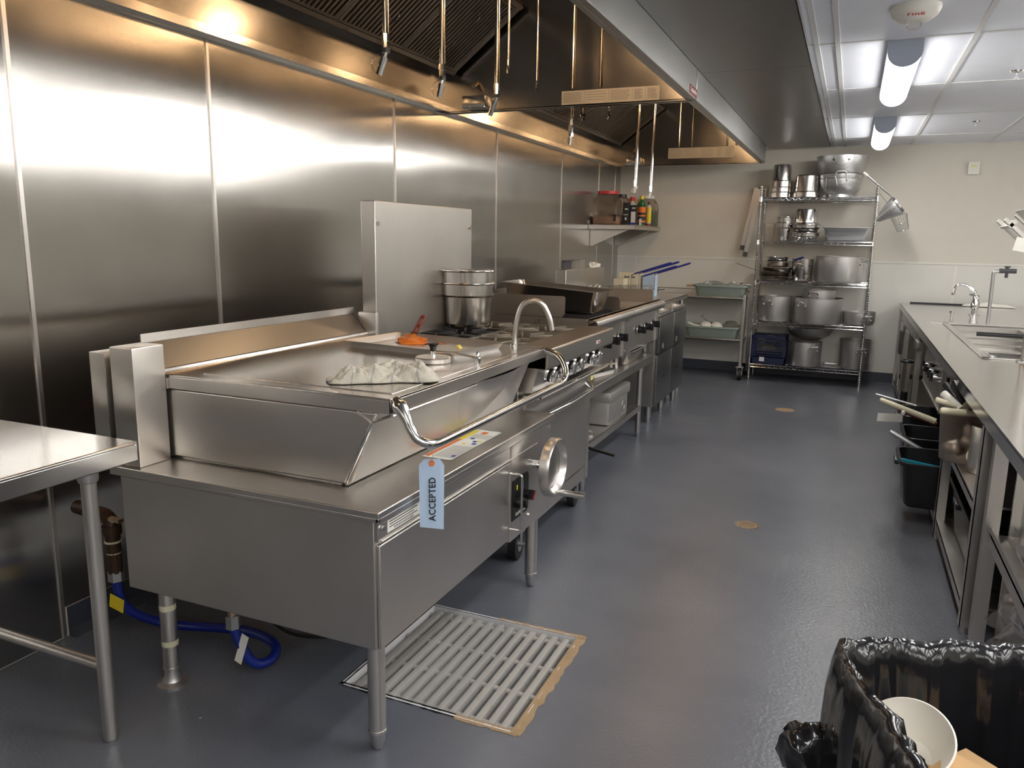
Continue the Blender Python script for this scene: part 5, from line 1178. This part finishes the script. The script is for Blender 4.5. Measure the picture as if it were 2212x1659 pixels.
b = MB(); b.tube([(.80, 5.88, CT+.012), (1.2, 5.86, CT+.012)], .014, 10); solo('black_tongs', b, 'black', 'long black tool lying across the well bars', 'tool', None, (1.0, 5.87, CT))

# ---- under the counter
def blackbin(label, x0, x1, y0, y1, z, h):
    t = thing('black_bin', label, 'bin', ((x0+x1)/2, (y0+y1)/2, z), group='black tubs under the prep counter'); b = MB()
    cx, cy = (x0+x1)/2, (y0+y1)/2; L, Wd = x1-x0, y1-y0
    def rr(l, w_, r, zz, n=5):
        P = []
        for sx, sy, a0 in ((1, 1, 0), (-1, 1, PI/2), (-1, -1, PI), (1, -1, 3*PI/2)):
            for k in range(n+1):
                a = a0+PI/2*k/n; P.append((cx+sx*(l/2-r)+r*math.cos(a), cy+sy*(w_/2-r)+r*math.sin(a), zz))
        return b.ring(P)
    R_ = [rr(L-.11, Wd-.11, .03, z), rr(L-.09, Wd-.09, .045, z+.012), rr(L-.035, Wd-.035, .05, z+h-.02), rr(L-.004, Wd-.004, .055, z+h-.02), rr(L, Wd, .055, z+h-.003), rr(L-.006, Wd-.006, .053, z+h), rr(L-.03, Wd-.03, .048, z+h-.002), rr(L-.04, Wd-.04, .045, z+h-.03), rr(L-.1, Wd-.1, .04, z+.02)]
    b.cap(R_[0][::-1])
    for i in range(len(R_)-1): b.bridge(R_[i], R_[i+1])
    b.cap(R_[-1]); part('shell', b, 'blacktub', t)
    b = MB(); b.box((x0-.012, cy-.06, z+h-.045), (x0+.012, cy+.06, z+h-.02), .005); part('handle_lug', b, 'blacktub', t)
    return t
blackbin('nearest black tub jutting into the aisle, with a teal handle in it', .315, .86, 4.30, 4.68, .106, .245)
blackbin('middle black tub on the lower shelf, behind the one with the teal handle', .36, .88, 4.78, 5.16, .106, .27)
blackbin('farthest black tub of the row on the lower shelf', .36, .88, 5.26, 5.64, .106, .30)
blackbin('black tub standing nearest, between the counter legs on the lower shelf', .515, 1.0, 3.33, 4.12, .106, .27)
def hand(label, p0, p1, r0, r1, mat, name='scoop', seg=12):
    b = MB(); p0, p1 = Vector(p0), Vector(p1); b.tube([p0, p0.lerp(p1, .04), p0.lerp(p1, .5), p1], [r0*.7, r0, (r0+r1)/2, r1], seg); return solo(name, b, mat, label, name, None, tuple(p1))
hand('teal plastic handle resting in the nearest tub', (.315, 4.42, .335), (.52, 4.5, .285), .014, .018, 'teal')
hand('whitish wooden paddle handle sticking far out into the aisle', (.225, 4.93, .555), (.52, 4.90, .46), .014, .018, 'cream', 'paddle')
hand('dark red wooden handle beside the whitish one', (.33, 4.95, .50), (.53, 4.93, .44), .013, .014, 'brownwood', 'paddle')
hand('thin bare steel rod above the whitish handle', (.20, 4.98, .575), (.42, 4.96, .53), .006, .006, 'galv', 'ladle')
hand('grey steel ladle handle slanting over the middle tub', (.285, 4.75, .41), (.56, 4.72, .27), .014, .014, 'galv', 'ladle')
t = thing('paper_tag', 'small white paper tag tied to the paddle handles', 'tag', (.29, 4.9, .47)); b = MB(); R1 = Vector((.92, .39, 0)); b.obox((.285, 4.88, .462), (.145, .002, .048), Matrix.Rotation(.39, 3, 'Z') @ Matrix.Rotation(.03, 3, 'Y')); part('card', b, 'paper', t); b = MB(); b.sphere((.352, 4.90, .492), .012, (1, .6, 1.4)); part('string_knot', b, 'white', t)
# utensil container
t = thing('utensil_crock', 'clear plastic container full of handled scoops on the undershelf', 'container', (.52, 3.84, .505))
cx, cy = .52, 3.84; b = MB()
b.lathe([(.06, .507), (.085, .515), (.098, .70), (.101, .725), (.108, .732), (.108, .737), (.099, .735), (.095, .70), (.082, .52), (.001, .512)], (cx, cy, 0), 28); part('container', b, 'clearjug', t)
b = MB(); b.sphere((cx-.03, cy-.03, .57), .045, (1, 1, .8)); b.sphere((cx+.04, cy+.0, .60), .05, (1, 1, .8)); b.sphere((cx+.02, cy-.05, .66), .03); part('scoop_heads', b, 'steelrough', t)
b = MB(); b.lathe([(.001, 0), (.032, .0), (.036, .004), (.030, .008), (.001, .008)], (.56, 3.73, .56), 20, Matrix.Rotation(PI/2-.2, 3, 'X') ); b.box((.59, 3.726, .555), (.665, 3.732, .565)); solo('measuring_scoop', b, 'cream', 'small cream measuring spoon low in front of the clear container', 'scoop', None, (.57, 3.73, .52))
hand('ivory ladle handle lying across the container rim', (0.405, 3.700, 0.752), (0.635, 3.750, 0.742), .015, .012, 'cream')
hand('short white grip leaning left out of the container', (0.425, 3.880, 0.800), (0.495, 3.840, 0.740), .018, .018, 'white')
hand('thick off-white grip leaning right out of the container', (0.595, 3.920, 0.830), (0.515, 3.850, 0.740), .021, .019, 'cream')
hand('black-tipped grip standing at the back left of the container', (0.445, 4.020, 0.820), (0.505, 3.900, 0.740), .014, .014, 'black')
hand('second black grip behind the short white one', (0.485, 4.040, 0.830), (0.535, 3.900, 0.740), .014, .014, 'black')
hand('stubby tan grip at the back of the container', (0.535, 4.100, 0.820), (0.565, 3.920, 0.750), .017, .018, 'wood')
hand('small ivory grip at the left lip of the container', (0.395, 3.830, 0.775), (0.475, 3.820, 0.755), .014, .010, 'cream')
b = MB(); b.lathe([(.001, .507), (.044, .507), (.046, .512), (.046, .70), (.044, .705), (.001, .706)], (.572, 3.68, 0), 30); solo('steel_canister', b, 'steel', 'upright brushed steel canister right of the clear container', 'canister', None, (.572, 3.68, .507))
t = thing('plastic_bin', 'clear plastic bin on the near undershelf at the right edge', 'bin', (.70, 2.78, .45)); b = MB()
b.grid(4, 6, lambda u, v: Vector((.60+.30*u, 2.93, .452+.26*v))); b.grid(4, 6, lambda u, v: Vector((.595, 2.55+.38*u, .452+.26*v))); b.box((.585, 2.54, .705), (.92, 2.945, .715)); part('shell', b, 'film', t)
def film(u, v): 
    p = Vector((.56+.04*math.sin(v*3), 2.62+.30*u, .52-.32*v)); n_ = noise.noise_vector(Vector((u*3, v*4, 2)))*.07; return p+Vector((n_.x-.02*v, n_.y*.4, n_.z*.5))
b = MB(); b.grid(46, 46, film); solo('plastic_wrap', b, 'film', 'crumpled clear plastic wrap spilling over the near undershelf', 'plastic wrap', None, (.58, 2.75, .3), sharp=80)
b = MB(); b.grid(30, 20, lambda u, v: Vector((.50+.42*u, 2.30+.20*v, .27+.16*u+.05*noise.noise(Vector((u*5, v*3, 7)))-.08*v*u))); solo('plastic_wrap', b, 'film', 'lower flap of clear plastic wrap behind the bin bag', 'plastic wrap', None, (.6, 2.4, .3), sharp=80)
# far under-counter things
t = thing('immersion_blender', 'upright stick blender with dark ring hanging at the counter front', 'blender', (.50, 7.0, .3))
b = MB(); b.cyl((.475, 6.75, .54), (.475, 6.75, .30), .028); part('shaft', b, 'clearjug', t); b = MB(); b.cyl((.475, 6.75, .30), (.475, 6.75, .08), .026, .022); part('motor_grip', b, 'black', t); b = MB(); b.torus((.475, 6.75, .545), .042, .010, 'z', 24, 8); part('guard_ring', b, 'black', t)
t = thing('control_box', 'dark square switch box on the counter front', 'switch box', (.5, 6.2, .72)); part('box', MB().box((.475, 6.18, .70), (.515, 6.36, .77), .004), 'closure', t)
for x, y, l in ((.50, 7.4, 'first of two tall steel side panels near the back wall'), (.50, 8.1, 'tall steel side panel closest to the back wall')):
    b = MB(); b.box((x, y, .12), (x+.012, y+.36, .70)); solo('access_panel', b, 'steelv', l, 'panel', None, (x, y, .3))
b = MB(); b.box((.475, 7.9, .45), (.50, 8.05, .66), .004); solo('knife_holder', b, 'darkgrey', 'narrow dark holder on the counter front by the back wall', 'holder', None, (.49, 8, .5))
# ================================================================ TRASH CAN
TO = Vector((.02, 1.41, 0)); ca = math.atan2(.36, .933)
TL, TW, TH = .40, .62, .745
t = thing('trash_can', 'dark rectangular trash can with a black bin bag, bottom right corner', 'trash can', tuple(TO), (0, 0, ca), world=False)
def rloop(l, w_, r, inset_, n=14):
    P = []; ox, oy = l/2, -w_/2
    L_, W_ = l-2*inset_, w_-2*inset_
    for sx, sy, a0 in ((1, 1, 0), (-1, 1, PI/2), (-1, -1, PI), (1, -1, 3*PI/2)):
        for k in range(n+1):
            a = a0+PI/2*k/n; P.append(Vector((ox+sx*(L_/2-r)+r*math.cos(a), oy+sy*(W_/2-r)+r*math.sin(a), 0)))
    return P
b = MB(); prev = None
for z, ins in ((0, .055), (.02, .045), (TH-.04, .012), (TH-.03, .0), (TH-.012, .0), (TH-.012, .012), (TH-.06, .018), (.03, .06)):
    rg = b.ring([p+Vector((0, 0, z)) for p in rloop(TL, TW, .055, ins, 6)])
    if prev: b.bridge(prev, rg)
    else: b.cap(rg[::-1])
    prev = rg
b.cap(prev); part('can_body', b, 'coveblue', t)
# liner
def resample(P, n):
    d = [0]; Q = P+[P[0]]
    for i in range(len(P)): d.append(d[-1]+(Q[i+1]-Q[i]).length)
    o = []; j = 0
    for k in range(n):
        s = d[-1]*k/n
        while d[j+1] < s: j += 1
        f = (s-d[j])/max(1e-9, d[j+1]-d[j]); o.append(Q[j].lerp(Q[j+1], f))
    return o
b = MB(); NP = 260; cen = Vector((TL/2, -TW/2, 0)); rows = []
prof = [(-.020, -.30), (-.022, -.24), (-.022, -.18), (-.022, -.12), (-.020, -.07), (-.014, -.03), (-.006, .004), (.008, .012), (.020, .004), (.028, -.03), (.036, -.08), (.045, -.14), (.055, -.21), (.07, -.29), (.09, -.36), (.115, -.42)]
for i, (ins, dz) in enumerate(prof):
    base = resample(rloop(TL, TW, .06, 0, 14), NP); row = []
    f = i/(len(prof)-1)
    for k, p in enumerate(base):
        s = k/NP; nd = (cen-p); nd.normalize()
        ph = Vector((math.cos(2*PI*s)*3.2, math.sin(2*PI*s)*3.2, f*.5)); w1 = noise.noise(ph*1.5)*.030+(.5-abs(noise.noise(ph*2.6+Vector((0, 0, 9)))))*.030+(.4-abs(noise.noise(ph*5+Vector((3, 0, 1)))))*.010-.012
        am = (.25+1.5*abs(f-.45)) if i < 7 else .35+1.6*(f-.4)
        hem = .05*noise.noise(ph*1.3+Vector((7, 7, 7))) if i == 0 else 0
        row.append(b.bm.verts.new(p+nd*(ins+w1*am*.9)+Vector((0, 0, TH+dz+hem+.008*noise.noise(ph*5)))))
    rows.append(row)
for i in range(len(rows)-1): b.bridge(rows[i], rows[i+1])
b.cap(rows[-1]); part('bin_bag', b, 'bag', t, sharp=75)
b = MB(); b.sphere((0, 0, 0), 1, (1, 1, 1), 3)
for v in b.bm.verts:
    d = 1+.5*noise.noise(v.co*1.8)+.2*noise.noise(v.co*5); v.co = Vector((-.035+v.co.x*.042*d, -.045+v.co.y*.04*d, TH-.185+v.co.z*.052*d))
part('bag_knot', b, 'bag', t, sharp=75)
# contents
MT = Matrix.Translation(TO) @ Matrix.Rotation(ca, 4, 'Z')
def w2(x, y, z): return tuple(MT @ Vector((x, y, z)))
b = MB(); b.lathe([(.001, -.07), (.032, -.068), (.056, -.035), (.069, 0), (.072, .002), (.069, .004), (.054, -.03), (.030, -.062), (.001, -.064)], (0, 0, 0), 44)
solo('white_bowl', b, 'cup', 'white disposable bowl lying in the bin bag', 'bowl', None, (.155, 1.325, .645), (math.radians(30), math.radians(-14), 0), world=False)
t = thing('paper_bag', 'brown paper folded sheets lying in the bin bag beside the bowl', 'paper bag', (.262, 1.235, .60), (math.radians(10), math.radians(-6), -.87), world=False)
b = MB(); b.obox((0, 0, 0), (.26, .20, .006)); part('sheet', b, 'cardboard', t)
b = MB(); b.obox((.03, -.02, .012), (.26, .20, .005), Matrix.Rotation(.16, 3, 'Z') @ Matrix.Rotation(.05, 3, 'Y')); part('sheet', b, 'cardboard', t)
